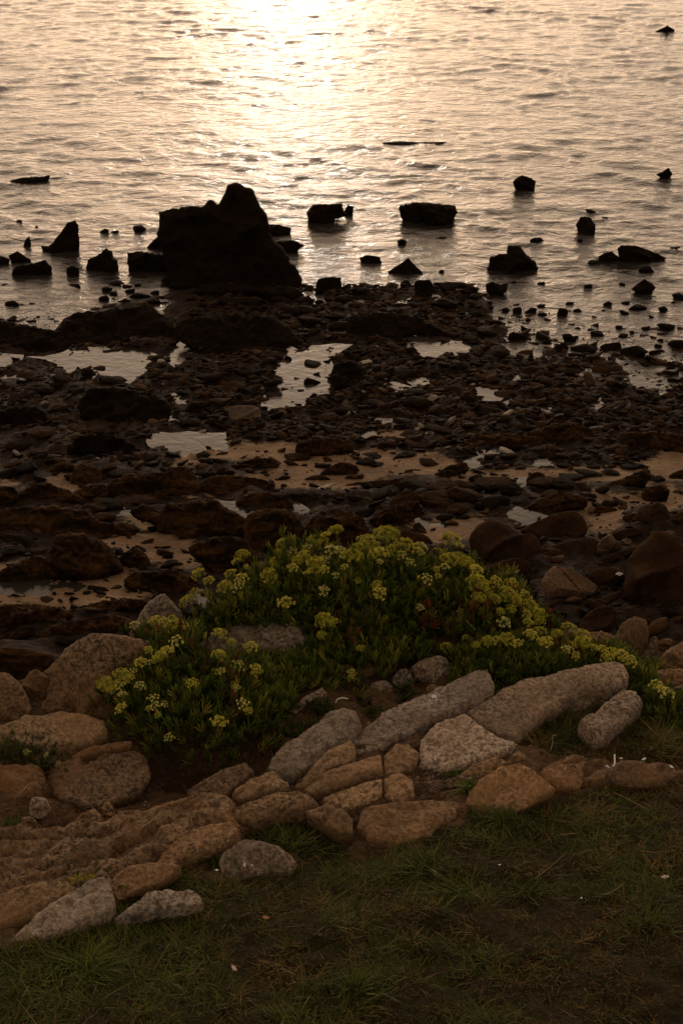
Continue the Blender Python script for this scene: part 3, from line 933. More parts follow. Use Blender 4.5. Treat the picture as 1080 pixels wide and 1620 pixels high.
top('stone', 'larger of two touching grey stones above the white splashed slab', [(646, 1058), (667, 1045), (690, 1036), (708, 1042), (714, 1062), (698, 1081), (667, 1079), (652, 1070)], 'grey', tilt=40, T=0.04, edge=0.7)
top('stone', 'smaller of two touching grey stones above the white splashed slab', [(619, 1074), (630, 1060), (643, 1057), (652, 1069), (654, 1087), (637, 1090), (623, 1085)], 'grey', tilt=45, T=0.03, edge=0.8)
top('stone', 'domed pale topped stone left of the two touching grey stones', [(580, 1092), (593, 1078), (610, 1076), (621, 1085), (618, 1098), (597, 1101), (584, 1099)], 'pale', tilt=42, T=0.025, edge=0.9)
top('stone', 'brown pebble wedged under the two touching grey stones', [(671, 1090), (683, 1081), (696, 1087), (690, 1096), (677, 1097)], 'tan', tilt=35, T=0.012)
top('ledge', 'narrow grey stone lying diagonally inside the samphire', [(461, 1125), (480, 1107), (507, 1091), (514, 1099), (493, 1114), (470, 1129)], 'grey', tilt=25, T=0.025)
top('stone', 'egg shaped tan pebble right of the narrow stone in the samphire', [(517, 1104), (524, 1100), (532, 1103), (530, 1110), (520, 1111)], 'tan', tilt=30, T=0.01)
top('rock', 'dark brown rock half hidden by the samphire, left of the small reddish leaves', [(640, 1012), (680, 1000), (730, 1004), (766, 1016), (758, 1030), (700, 1034), (655, 1030)], 'earthy', tilt=40, T=0.04)
top('rock', 'dim rock under the samphire just above the narrow diagonal stone', [(520, 1068), (545, 1052), (580, 1046), (600, 1056), (590, 1072), (550, 1084), (525, 1082)], 'earthy', tilt=35, T=0.03)
# warm jointed bedrock below the slabs
top('bedrock', 'warm tan strip of bedrock squeezed below the blunt grey slab', [(525, 1195), (553, 1178), (561, 1190), (560, 1206), (550, 1216), (522, 1228), (483, 1248), (463, 1249), (495, 1222)], 'tan', tilt=8, T=0.035, edge=0.35)
top('bedrock', 'long tan bedrock block with a crack across its right end', [(478, 1252), (505, 1236), (533, 1223), (577, 1204), (601, 1198), (604, 1228), (570, 1239), (512, 1260), (488, 1262)], 'tan', tilt=8, T=0.032, edge=0.35)
top('bedrock', 'squarish grey tan bedrock block right of the vertical crack', [(609, 1197), (627, 1183), (645, 1180), (661, 1193), (657, 1209), (647, 1220), (630, 1227), (610, 1231)], 'tan', tilt=10, T=0.03, edge=0.4)
top('bedrock', 'pale tan bedrock block under the long cracked one', [(512, 1266), (573, 1243), (602, 1236), (603, 1259), (578, 1271), (545, 1282), (516, 1278)], 'tan', tilt=10, T=0.032, edge=0.4)
top('bedrock', 'rounded tan bedrock block at the bottom of the vertical crack', [(609, 1234), (633, 1228), (651, 1240), (654, 1260), (627, 1272), (609, 1262)], 'tan', tilt=12, T=0.03, edge=0.5)
top('bedrock', 'broad orange brown bedrock shelf above the turf at the centre', [(575, 1280), (630, 1271), (700, 1270), (736, 1273), (728, 1290), (695, 1309), (684, 1324), (633, 1336), (587, 1328), (566, 1310)], 'rust', tilt=0, T=0.03, rough=0.12, edge=0.6, sink=0.004)
top('bedrock', 'domed tan rock poking out of the small grass clump', [(485, 1286), (513, 1277), (543, 1283), (556, 1297), (557, 1318), (535, 1322), (510, 1302)], 'tan', tilt=20, T=0.03)
top('bedrock', 'lumpy tan bedrock joining the blunt grey slab from the left', [(368, 1262), (398, 1239), (433, 1225), (445, 1240), (459, 1250), (425, 1266), (382, 1274)], 'tan', tilt=12, T=0.04, rough=0.09)
top('bedrock', 'warm tan bedrock sloping down to the small grass clump', [(362, 1290), (398, 1276), (433, 1259), (470, 1256), (505, 1277), (483, 1284), (443, 1288), (402, 1304), (376, 1304)], 'tan', tilt=8, T=0.035, rough=0.09)
top('bedrock', 'brown bedrock patch left of the warm tan bedrock', [(318, 1320), (330, 1300), (362, 1282), (380, 1284), (372, 1302), (385, 1310), (376, 1316), (345, 1312)], 'rust', tilt=8, T=0.025, rough=0.1)
top('rock', 'large domed orange brown rock on the turf edge, with a small lip in front', [(735, 1278), (746, 1252), (763, 1233), (793, 1217), (820, 1212), (838, 1219), (860, 1237), (877, 1249), (853, 1260), (830, 1274), (800, 1284), (765, 1286)], 'rust', tilt=26, T=0.05, edge=0.8)
top('rock', 'low grey lip of rock in front of the large domed orange rock', [(775, 1276), (793, 1252), (817, 1248), (833, 1259), (830, 1276), (800, 1288), (780, 1288)], 'tan', tilt=28, T=0.03, edge=0.8)
top('ledge', 'thin grey tan ledge behind the large domed rock, split by a dark crack', [(728, 1226), (753, 1210), (783, 1202), (801, 1209), (772, 1223), (750, 1237), (735, 1240)], 'tan', tilt=15, T=0.025)
top('stone', 'small tan block at the right end of the thin split ledge', [(801, 1210), (813, 1193), (830, 1197), (824, 1208), (806, 1217)], 'tan', tilt=20, T=0.02, edge=0.4)
top('stone', 'orange pointed chip standing by a dry straw in the grass hollow', [(833, 1186), (838, 1177), (846, 1182), (845, 1188)], 'rust', tilt=50, T=0.008)
top('rock', 'brown lump of rock right of the large domed rock', [(855, 1226), (885, 1213), (912, 1212), (922, 1230), (912, 1248), (880, 1250), (862, 1240)], 'rust', tilt=22, T=0.035)
top('rock', 'flat brown rock by the pale curled string at the right', [(960, 1226), (983, 1207), (1013, 1208), (1040, 1226), (1050, 1240), (1010, 1244), (975, 1240)], 'earthy', tilt=22, T=0.035)
top('stone', 'small tan stone in the gravel hollow below the flat grey slab', [(664, 1243), (672, 1234), (684, 1240), (680, 1248), (668, 1249)], 'tan', tilt=35, T=0.012)
top('stone', 'orange chip in the gravel hollow, nearest to the cracked bedrock', [(648, 1236), (656, 1230), (663, 1235), (658, 1240)], 'rust', tilt=35, T=0.008)
top('bedrock', 'bedrock base coloured dark as shade in the joints between the tan blocks above the turf', [(372, 1304), (372, 1262), (420, 1230), (470, 1235), (545, 1185), (610, 1185), (660, 1165), (690, 1180), (668, 1215), (650, 1262), (735, 1272), (700, 1300), (620, 1300), (540, 1316), (450, 1300)], 'joint', tilt=-6, T=0.016, edge=0.2, sink=0.005, back=0.05, rough=0.07, dens=56, facets=0, lump=0.02,
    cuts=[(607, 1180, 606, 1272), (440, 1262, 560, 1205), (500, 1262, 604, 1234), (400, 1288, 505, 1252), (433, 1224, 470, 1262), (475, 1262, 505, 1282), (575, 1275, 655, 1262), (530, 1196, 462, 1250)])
top('bedrock', 'broad earthy bedrock base under the loose rocks at lower left', [(-30, 1470), (-30, 1330), (60, 1325), (160, 1310), (230, 1290), (330, 1262), (375, 1280), (372, 1310), (300, 1350), (250, 1372), (190, 1420), (150, 1455), (60, 1488)], 'earthy', tilt=-6, T=0.026, edge=0.2, sink=0.0, back=0.05, rough=0.09, dens=60, facets=0, lump=0.035, cuts=[(0, 1350, 180, 1330), (150, 1345, 330, 1275), (60, 1400, 190, 1360), (180, 1375, 300, 1310)])
top('bedrock', 'low earthy bedrock strip between the lone right slab and the turf', [(850, 1250), (852, 1222), (890, 1206), (960, 1210), (1060, 1222), (1100, 1236), (1000, 1246), (920, 1250)], 'earthy', tilt=-6, T=0.015, edge=0.2, sink=0.012, back=0.05, dens=36, facets=0)
# right-hand pile
R = dict(rough=0.07, strata_=(0.012, 0.04))
top('boulder', 'largest round boulder of the pinkish pile at the right edge', [(970, 1010), (983, 986), (1002, 975), (1022, 981), (1026, 1002), (1023, 1022), (1011, 1041), (986, 1034)], 'earthy', tilt=50, T=0.06, edge=0.8, lm='the pinkish round boulder', **R)
top('boulder', 'tall ribbed boulder at the top of the pinkish pile', [(1023, 985), (1036, 969), (1058, 956), (1074, 957), (1078, 970), (1062, 985), (1048, 1003), (1028, 1006)], 'earthy', tilt=55, T=0.05, edge=0.8, **R)
top('stone', 'narrow upright stone in the middle of the pinkish pile', [(1026, 1010), (1036, 1005), (1042, 1019), (1034, 1048), (1026, 1046)], 'earthy', tilt=55, T=0.025, edge=0.8)
top('stone', 'small rounded stone right of the narrow upright one in the pinkish pile', [(1041, 1012), (1057, 1009), (1067, 1017), (1053, 1030), (1042, 1028)], 'earthy', tilt=52, T=0.025, edge=0.9)
top('boulder', 'ribbed boulder of the pinkish pile cut by the right picture edge', [(1060, 1004), (1072, 985), (1095, 970), (1110, 1000), (1096, 1020), (1068, 1016)], 'earthy', tilt=52, T=0.045, edge=0.8)
top('boulder', 'rusty lower boulder of the pinkish pile by the right picture edge', [(1034, 1057), (1052, 1030), (1080, 1014), (1110, 1010), (1115, 1062), (1060, 1066)], 'rust', tilt=45, T=0.05, edge=0.8)
top('slab', 'brown slab behind the yellow flowers, left of the pinkish pile', [(878, 1022), (897, 1008), (924, 1002), (952, 999), (971, 1008), (981, 1036), (988, 1050), (960, 1048), (935, 1040), (905, 1036)], 'rust', tilt=40, T=0.05, edge=0.7)
top('rock', 'orange and grey rock below the pinkish pile at the right edge', [(1020, 1070), (1044, 1060), (1085, 1058), (1110, 1066), (1090, 1082), (1060, 1095), (1036, 1094)], 'rust', tilt=35, T=0.04)
top('rock', 'grey rock lowest of the right edge rocks, behind the last samphire', [(1050, 1096), (1084, 1080), (1115, 1080), (1115, 1125), (1062, 1122)], 'earthy', tilt=35, T=0.04)

# white lichen splash on the long slab and white flecks on the embedded boulder
dg = bpy.context.evaluated_depsgraph_get


def on_object(o, u, v):
    bpy.context.view_layer.update()
    d = Vector(ray(u, v)).normalized()
    mw = o.matrix_world.inverted()
    ok, loc, nor, _ = o.ray_cast(mw @ Vector(CAM), mw.to_3x3() @ d)
    return (loc, nor) if ok else (None, None)


def splat(parent, name, u, v, r, mat, seed, asp=1.0, thick=0.0012):
    loc, nor = on_object(parent, u, v)
    if loc is None: return
    q = nor.to_track_quat('Z', 'Y').to_matrix()
    rr = random.Random(seed)
    vs = []; fs = []
    n = 14
    rad = [r * (0.55 + 0.7 * rr.random()) for _ in range(n)]
    for lay in (0.0, 1.0):
        for i in range(n):
            a = 2 * math.pi * i / n
            k = rad[i] * (1 - 0.25 * lay)
            vs.append(loc + q @ Vector((math.cos(a) * k * asp, math.sin(a) * k, -0.004 + lay * (0.004 + thick))))
    vs.append(loc + q @ Vector((0, 0, thick * 1.3)))
    for i in range(n):
        j = (i + 1) % n
        fs.append((i, j, n + j, n + i)); fs.append((n + i, n + j, 2 * n))
    me = bpy.data.meshes.new(name); me.from_pydata(vs, [], fs); me.update()
    o = link(name, me, M[mat], parent=parent)
    return o


for k, (u, v, r, a) in enumerate(((686, 1102, .0065, 1.2), (690, 1107, .004, .8), (679, 1108, .0028, 1), (694, 1099, .002, 1), (683, 1113, .0018, 1))):
    splat(white, 'lichen', u, v, r, 'lichen', k, a)
for k, (u, v, r, a) in enumerate(((387, 1367, .0055, .5), (398, 1369, .0028, .7), (407, 1388, .0022, 1))):
    splat(flecked, 'white_fleck', u, v, r, 'shell', 30 + k, a)

# ------------------------------------------------------------------ boulders at the foot of the cliff
def foot(name, label, poly, mat='boulder', tilt=50, **k):
    return rock(name, label, poly, mat, zbeach, tilt=tilt, **k)


foot('boulder', 'pale pinkish boulder with a crack across its top, at the cliff foot', [(855, 920), (862, 908), (870, 898), (883, 894), (903, 902), (923, 912), (945, 927), (940, 945), (910, 962), (868, 956), (858, 938)], 'pinkish', T=0.22, edge=0.9, cuts=[(872, 892, 890, 910), (890, 910, 910, 936)], rough=0.03, dens=48, lm='the cracked pinkish boulder')
foot('boulder', 'brown rounded boulder touching the cracked pinkish one on its right', [(928, 915), (933, 903), (950, 899), (967, 897), (990, 906), (988, 922), (960, 932), (938, 928)], T=0.18, edge=0.9, rough=0.035)
foot('boulder', 'huge dark boulder with a peaked top near the right picture edge', [(985, 935), (988, 890), (1006, 864), (1022, 852), (1033, 838), (1053, 843), (1083, 868), (1115, 880), (1115, 960), (1020, 966), (995, 952)], T=0.5, edge=0.8, lm='the huge peaked boulder')
foot('boulder', 'broad dark double domed boulder right above the samphire', [(740, 850), (760, 826), (787, 824), (810, 837), (822, 846), (837, 843), (854, 855), (856, 880), (820, 892), (765, 888), (745, 872)], T=0.4, edge=0.8, rough=0.035, lm='the double domed boulder')
foot('boulder', 'dark humped boulder right behind the top of the samphire', [(760, 912), (768, 898), (787, 889), (820, 881), (838, 890), (842, 922), (810, 934), (770, 930)], T=0.25, edge=0.9)
foot('slab', 'long brown bar of rock lying level at the cliff foot', [(866, 866), (890, 857), (915, 852), (942, 850), (944, 866), (935, 885), (905, 890), (875, 890), (866, 880)], T=0.16, edge=0.5, rough=0.03, lm='the long brown bar')
foot('slab', 'tilted smooth slab whose top rises to the right, beyond the long bar', [(818, 840), (845, 826), (880, 811), (910, 807), (924, 820), (930, 842), (908, 856), (870, 858), (840, 850)], 'boulder', T=0.2, edge=0.5)
foot('rock', 'leaning barrel shaped rock at the right end of the long bar', [(937, 872), (953, 850), (966, 846), (975, 857), (957, 876), (944, 880)], 'pinkish', T=0.1, edge=0.9)
foot('slab', 'flat ended log like slab pointing right above the barrel rock', [(965, 845), (987, 836), (1017, 836), (1019, 843), (990, 852), (972, 853)], T=0.08)
foot('boulder', 'square topped brown block on the sand near the right edge', [(1004, 818), (1009, 803), (1030, 798), (1053, 799), (1060, 822), (1052, 836), (1015, 836)], 'boulder', T=0.18, edge=0.45, lm='the square brown block')
foot('stone', 'dark stone leaning against the square brown block', [(983, 818), (992, 812), (1006, 814), (1008, 832), (990, 830)], 'weed', T=0.08)
foot('slab', 'thin slanting slab below the log like slab', [(948, 884), (980, 871), (1007, 864), (1004, 874), (970, 888), (952, 892)], T=0.07)
foot('slab', 'low smooth bar nearest to the right side of the samphire', [(848, 966), (860, 961), (885, 962), (902, 966), (902, 984), (872, 990), (850, 985)], T=0.12)
foot('slab', 'long curved rib of rock ending under a white scrap', [(898, 970), (920, 956), (940, 949), (966, 940), (983, 932), (985, 943), (965, 955), (938, 968), (915, 978)], T=0.1)
foot('rock', 'arched brown rock in front of the curved rib', [(908, 1004), (918, 982), (930, 969), (948, 958), (968, 957), (976, 972), (962, 1000), (930, 1012)], T=0.15, edge=0.9)
foot('rock', 'smooth brown rock at the right tip of the samphire', [(850, 1004), (866, 988), (890, 986), (912, 998), (905, 1016), (866, 1018)], T=0.14)
foot('rock', 'brown rock poking out beside the topmost right flower', [(718, 890), (728, 880), (745, 884), (765, 893), (764, 906), (740, 906), (722, 900)], T=0.1)
foot('stone', 'smooth grey brown stone between the samphire and the double domed boulder', [(736, 884), (748, 879), (764, 882), (768, 889), (752, 892), (738, 890)], 'pinkish', T=0.05)
foot('slab', 'long smooth brown slab just behind the middle of the samphire', [(598, 844), (620, 836), (650, 840), (675, 847), (686, 860), (672, 868), (630, 864), (606, 856)], T=0.16, edge=0.7)
foot('boulder', 'dark boulder low on the beach beyond the left cliff rocks', [(-30, 1028), (10, 1024), (45, 1025), (84, 1034), (86, 1050), (68, 1070), (40, 1090), (-30, 1090)], 'weed', T=0.35)
foot('stone', 'small pink brown stone perched right of the double domed boulder', [(928, 806), (934, 799), (941, 804), (938, 811), (930, 811)], 'pinkish', T=0.04)
for u, v, w, h, s in ((905, 845, 16, 9, 'tan stone under the end of the tilted smooth slab'), (1058, 846, 18, 14, 'grey stone at the back of the huge peaked boulder'),
                      (990, 858, 20, 12, 'rounded grey stone on the thin slanting slab'), (870, 893, 22, 12, 'flat brown stone left of the cracked boulder'),
                      (845, 905, 14, 16, 'rusty stone tucked left of the cracked pinkish boulder'), (930, 880, 30, 10, 'flat dark slab chip under the long bar')):
    a = [i * math.pi / 4 for i in range(8)]
    foot('stone', s, [(u + w / 2 * math.cos(t) * (1 + .15 * math.sin(3 * t + u)), v + h / 2 * math.sin(t) * (1 + .15 * math.cos(2 * t + v))) for t in a], 'pinkish' if 'grey' in s or 'tan' in s else 'boulder', T=0.05)

# ------------------------------------------------------------------ weedy ledges on the middle beach
def shelf(label, poly, T=None, mat='weed', tilt=42, lm=None, **k):
    poly = np.array(poly, float); c = poly.mean(0); poly = c + (poly - c) * np.array([1.14, 1.06])
    k.setdefault('rough', 0.12); k.setdefault('lump', 0.035); k.setdefault('dens', 34); k.setdefault('edge', 0.7)
    if T and T > 0.12 and lm != 'the round backed boulder': T = 0.12 + (T - 0.12) * 0.5
    return rock('rock_ledge', label, poly, mat, zbeach, tilt=tilt, T=T, cat='rock ledge', group='weedy rock ledges on the beach', lm=lm, sink=0.03, **k)


shelf('long weedy ledge with a raised blunt right end, behind a sand patch at left', [(172, 780), (187, 763), (207, 752), (240, 751), (260, 750), (267, 741), (293, 739), (300, 750), (308, 764), (313, 778), (283, 788), (240, 790), (187, 789)], lm='the blunt ended ledge')
shelf('wide dark ledge left of the narrow ledge pool', [(213, 809), (240, 797), (262, 812), (268, 800), (300, 794), (333, 791), (357, 808), (378, 818), (386, 838), (362, 856), (310, 858), (262, 845), (250, 828), (225, 822)], T=0.22, lm='the wide dark ledge')
shelf('tall round backed dark boulder standing over the left sand', [(90, 872), (96, 858), (113, 850), (140, 851), (160, 860), (172, 872), (184, 888), (187, 907), (143, 921), (110, 922), (82, 917), (80, 888)], T=0.3, edge=0.8, lm='the round backed boulder')
shelf('dark pointed ledge at the left picture edge next to the round backed boulder', [(-12, 920), (18, 898), (40, 886), (57, 879), (75, 888), (78, 910), (60, 922), (20, 926)], T=0.22)
shelf('small dark peaked rock right of the round backed boulder', [(190, 884), (203, 874), (213, 864), (232, 879), (238, 900), (215, 909), (196, 906)], T=0.16, edge=0.8)
shelf('low dark ledge just left of the highest left flowers', [(200, 922), (220, 905), (247, 905), (273, 902), (300, 912), (312, 928), (290, 940), (250, 940), (218, 938)], T=0.2)
shelf('dark weed draped ledge in front of the wide dark one', [(300, 872), (318, 860), (335, 853), (360, 849), (385, 855), (398, 880), (380, 900), (350, 912), (325, 893)], T=0.2)
shelf('layered brown weed shelf by the left picture edge', [(-20, 815), (20, 806), (53, 802), (100, 804), (133, 807), (145, 822), (170, 828), (200, 829), (208, 840), (187, 850), (127, 851), (60, 856), (-20, 848)], T=0.14, rough=0.14)
shelf('lumpy dark ledge left of the blunt ended ledge', [(30, 788), (53, 769), (80, 767), (93, 772), (120, 782), (128, 792), (122, 801), (80, 805), (42, 802)], T=0.15)
shelf('dark ledge end cut by the left picture edge near a thin sand strip', [(-20, 774), (20, 769), (28, 783), (22, 800), (-20, 802)], T=0.15)
shelf('small weed covered rock touching the blunt ended ledge on the left', [(116, 780), (140, 769), (166, 766), (171, 786), (150, 795), (126, 796)], T=0.1)
shelf('triangular brown rock with a bare face, beyond the lumpy left ledge', [(112, 758), (122, 744), (134, 732), (153, 740), (163, 760), (140, 769), (118, 768)], T=0.14, mat='cobble_lit', edge=0.8, lm='the triangular brown rock')
shelf('round dark rock left of the triangular brown one', [(77, 748), (88, 736), (104, 733), (117, 737), (118, 751), (95, 757)], T=0.12)
shelf('long dark shelf along the bottom of the left pool', [(-20, 962), (33, 957), (80, 960), (105, 967), (111, 978), (83, 988), (27, 992), (-20, 990)], T=0.2)
shelf('rounded dark shelf left of the pointed cliff boulder', [(66, 1008), (82, 996), (100, 987), (143, 977), (187, 974), (208, 987), (200, 1004), (140, 1014), (75, 1014)], T=0.22)
shelf('brown rippled shelf above the rounded dark shelf', [(116, 968), (140, 957), (180, 950), (227, 949), (235, 960), (187, 970), (127, 977)], T=0.13)
shelf('low brown lump at the far left under the long dark shelf', [(5, 1005), (30, 995), (53, 991), (52, 1006), (22, 1018), (6, 1014)], T=0.08)
shelf('dark two humped ledge beyond the central sand strip', [(471, 715), (474, 704), (486, 697), (505, 699), (527, 689), (550, 696), (556, 714), (527, 724), (480, 722)], T=0.2, lm='the two humped ledge')
shelf('smooth dark hump lying on the central sand', [(508, 749), (522, 740), (540, 731), (560, 736), (566, 747), (540, 752), (518, 755)], T=0.1)
shelf('small flat weedy rock left of the smooth hump on the sand', [(481, 759), (498, 751), (517, 756), (505, 762), (488, 763)], T=0.05)
shelf('thin dark ledge across the sand, right of the smooth hump', [(548, 767), (575, 762), (600, 761), (633, 757), (638, 768), (590, 773), (560, 774)], T=0.06)
shelf('broad ledge right of the narrow ledge pool', [(375, 796), (388, 785), (402, 779), (440, 782), (461, 795), (452, 804), (417, 808), (388, 804)], T=0.12)
shelf('big black ledge right behind the left half of the samphire', [(390, 830), (397, 812), (433, 806), (460, 812), (472, 830), (470, 868), (417, 876), (392, 858)], T=0.25)
shelf('black ledge behind the middle of the samphire, right of the big one', [(484, 842), (500, 820), (527, 809), (567, 819), (579, 843), (560, 862), (510, 866), (488, 858)], T=0.25)
shelf('flat weedy shelf between two sand strips at the centre', [(448, 784), (487, 779), (547, 786), (552, 794), (500, 799), (458, 795)], T=0.07)
shelf('small dark ledge at the left end of the central sand', [(378, 734), (395, 728), (412, 724), (434, 730), (437, 741), (400, 746)], T=0.08)
shelf('wavy weedy ledge below the left end of the central sand', [(312, 768), (347, 752), (400, 756), (434, 767), (402, 778), (345, 783), (318, 780)], T=0.1)
shelf('weedy ledge right of the narrow pool behind the samphire', [(585, 826), (600, 812), (620, 802), (655, 792), (664, 812), (640, 830), (600, 838)], T=0.16)
shelf('flat tilted slab edge jutting from the dark ledges into the sand', [(682, 754), (700, 744), (718, 736), (735, 732), (739, 747), (715, 753), (700, 759)], T=0.08, lm='the jutting slab edge')
shelf('rounded dark rock at the right end of the jutting ledges', [(832, 762), (838, 751), (850, 747), (861, 753), (860, 767), (846, 772)], T=0.1)
shelf('slanting dark ledge over the small triangular pool', [(826, 808), (850, 793), (882, 779), (905, 784), (924, 790), (922, 804), (885, 808), (853, 813)], T=0.13, mat='weed')
shelf('slanting brown ledge alone on the right sand', [(948, 778), (960, 766), (985, 757), (1006, 748), (1022, 745), (1024, 756), (1014, 773), (990, 778), (962, 780)], T=0.1, lm='the slanting sand ledge')
shelf('flat spindle shaped stone on the right sand', [(932, 806), (948, 801), (968, 803), (975, 808), (958, 812), (940, 811)], T=0.03)
shelf('round hollow topped rock near the right edge of the sand', [(1014, 783), (1024, 772), (1042, 770), (1056, 779), (1050, 794), (1028, 797)], T=0.1)
shelf('dark ledge at the right picture edge above the sand', [(1058, 752), (1075, 744), (1110, 742), (1110, 762), (1070, 762)], T=0.1)
shelf('dark rock cut by the right picture edge beside the square block', [(1060, 826), (1070, 812), (1110, 806), (1110, 838), (1070, 842)], T=0.15)
shelf('wide weedy ledge left of the little right hand pools', [(735, 700), (760, 690), (800, 686), (850, 694), (860, 708), (800, 712), (750, 712)], T=0.1)
shelf('long dark weed mound above the right sand', [(920, 700), (960, 690), (1020, 684), (1090, 690), (1090, 712), (1010, 712), (940, 716)], T=0.16, lm='the long weed mound')
shelf('dark kelp heaped ledge left of the long weed mound', [(830, 690), (860, 676), (900, 670), (930, 680), (926, 700), (880, 706), (840, 702)], T=0.14)

# ------------------------------------------------------------------ rocks at the water's edge and in the sea
def sea(label, poly, T=None, mat='sea', tilt=72, name='sea_rock', lm=None, **k):
    k.setdefault('rough', 0.05); k.setdefault('edge', 0.45); k.setdefault('crisp', True); k.setdefault('wl', 0.24); k.setdefault('lump', 0.035); k.setdefault('dens', 34)
    return rock(name, label, poly, mat, zwater, tilt=tilt, T=T, cat='rock', lm=lm, sink=0.0, **k)


sea('tallest black sea rock with a jagged peak and a flat left shoulder',
    [(251, 335), (266, 331), (283, 330), (300, 328), (317, 327), (327, 320), (336, 315), (346, 322), (351, 312), (358, 303), (364, 295), (372, 288), (381, 290), (392, 296), (404, 302), (410, 312), (414, 324),
     (422, 339), (425, 353), (428, 366), (432, 378), (444, 388), (453, 402), (462, 416), (475, 426), (478, 448), (472, 463), (430, 461), (375, 460), (319, 458), (281, 446), (264, 436), (262, 412), (252, 392), (251, 372), (251, 355)],
    T=0.55, back=0.6, dens=64, rough=0.055, lump=0.016, facets=18, wl=0.06, lm='the tallest black sea rock', pw=2.6)
sea('low black rock beside the right flank of the tallest sea rock, farther out', [(418, 372), (421, 355), (440, 355), (461, 361), (459, 369), (440, 374)], T=0.16)
sea('longer low black spur at the right foot of the tallest sea rock', [(425, 402), (424, 384), (444, 381), (464, 380), (483, 388), (470, 398), (452, 404)], T=0.18)
sea('pointed black rock at the left foot of the tallest sea rock', [(232, 392), (244, 379), (254, 371), (266, 376), (266, 396), (250, 398)], T=0.16)
sea('square shouldered block leaning on the left foot of the tallest sea rock', [(201, 400), (225, 398), (245, 401), (268, 404), (271, 428), (236, 431), (208, 438), (202, 420)], T=0.2, lm='the square shouldered block')
sea('leaning pillar like rock left of the tallest sea rock', [(67, 398), (66, 388), (78, 390), (86, 382), (94, 371), (101, 361), (107, 352), (119, 349), (125, 357), (126, 388), (122, 405), (108, 410), (86, 409)], T=0.22, lm='the leaning pillar rock')
sea('notched dark rock between the leaning pillar and the square block', [(136, 424), (139, 412), (150, 405), (158, 402), (168, 392), (178, 397), (180, 408), (187, 412), (188, 433), (158, 438), (138, 435)], T=0.18, lm='the notched dark rock')
sea('long low dark rock nearest the left shore, below the leaning pillar', [(19, 431), (28, 420), (56, 416), (72, 411), (82, 421), (84, 436), (56, 440), (24, 437)], T=0.16, lm='the long low left rock')
sea('ragged dark rock left of the leaning pillar', [(14, 404), (28, 397), (40, 405), (49, 411), (44, 418), (20, 418)], T=0.12)
sea('flat dark rock cut by the left picture edge in the shallows', [(-20, 406), (4, 405), (16, 410), (14, 418), (-20, 419)], T=0.1)
sea('rounded dark rock at the foot of the leaning pillar', [(106, 424), (114, 420), (125, 424), (126, 434), (112, 440), (105, 432)], T=0.12)
sea('thin upright stub of rock above the ragged dark rock', [(36, 392), (40, 380), (47, 373), (50, 386), (48, 393)], T=0.07)
sea('flat topped table rock standing in the bright water right of the glare', [(630, 328), (640, 323), (658, 320), (699, 323), (719, 325), (722, 336), (718, 349), (702, 357), (669, 356), (640, 351), (633, 342)], T=0.3, lm='the flat topped table rock')
sea('low rounded rock with a hooked right tip in the glare', [(484, 336), (494, 324), (513, 323), (541, 322), (543, 333), (552, 341), (530, 347), (522, 354), (502, 357), (488, 350)], T=0.22, lm='the hooked glare rock')
sea('small dark rock at the right tip of the hooked one', [(544, 334), (550, 324), (559, 327), (558, 342), (548, 343)], T=0.1)
sea('low triangular dark rock below the table rock', [(613, 430), (625, 422), (633, 417), (645, 408), (655, 418), (667, 430), (658, 437), (620, 438)], T=0.15, lm='the low triangular rock')
sea('heap like rock with a knob on top, at the right of the shore', [(769, 428), (775, 406), (788, 402), (801, 401), (804, 388), (822, 389), (833, 404), (846, 414), (851, 425), (816, 434), (782, 436)], T=0.3, lm='the knobbed heap rock')
sea('rounded dark rock with trailing weed in the right water', [(910, 356), (917, 343), (932, 343), (941, 356), (939, 370), (920, 374), (913, 366)], T=0.18, lm='the rounded weed rock')
sea('long hump backed rock near the right picture edge', [(976, 393), (982, 388), (997, 387), (1012, 391), (1024, 395), (1040, 401), (1054, 408), (1044, 416), (1006, 419), (979, 414)], T=0.25, lm='the hump backed right rock')
sea('smaller rock joined to the left end of the hump backed one', [(945, 406), (956, 400), (967, 398), (979, 407), (976, 415), (953, 416)], T=0.14)
sea('diamond shaped rock alone in the calm water at right', [(997, 457), (1008, 448), (1018, 441), (1028, 447), (1037, 455), (1022, 470), (1006, 464)], T=0.16, lm='the diamond shaped rock')
sea('broken looking rock in the shallows below the knobbed heap', [(767, 450), (778, 445), (790, 450), (804, 448), (801, 460), (788, 472), (769, 462)], T=0.14, lm='the broken looking rock')
sea('squat dark rock farthest out on the right, pale at its foot', [(810, 288), (817, 281), (825, 277), (838, 281), (847, 286), (844, 306), (828, 303), (814, 298)], T=0.18, lm='the squat far rock')
sea('pointed rock in the water near the right picture edge', [(1036, 276), (1046, 272), (1056, 265), (1063, 275), (1056, 286), (1044, 281)], T=0.14, lm='the far pointed rock')
sea('weedy rock just breaking the surface in the far right corner', [(1030, 51), (1044, 46), (1054, 41), (1066, 47), (1064, 52)], T=0.3)
sea('long weedy reef just breaking the surface at the left', [(4, 292), (22, 286), (40, 282), (62, 281), (80, 278), (72, 286), (46, 291), (18, 296)], T=0.07, tilt=14, wl=0.4)
sea('thin drifting weed line right of the sun glare', [(602, 225), (640, 224), (680, 225), (706, 224), (700, 230), (660, 231), (628, 229)], T=0.02, tilt=6, wl=0.45, name='weed_raft')
sea('low wave washed rock below the hooked one', [(568, 408), (580, 403), (600, 406), (604, 414), (586, 418), (572, 416)], T=0.08)
sea('blocky dark rock at the shore right of the tallest sea rock', [(499, 450), (503, 441), (520, 438), (539, 439), (541, 455), (530, 464), (504, 462)], T=0.18, lm='the blocky shore rock')
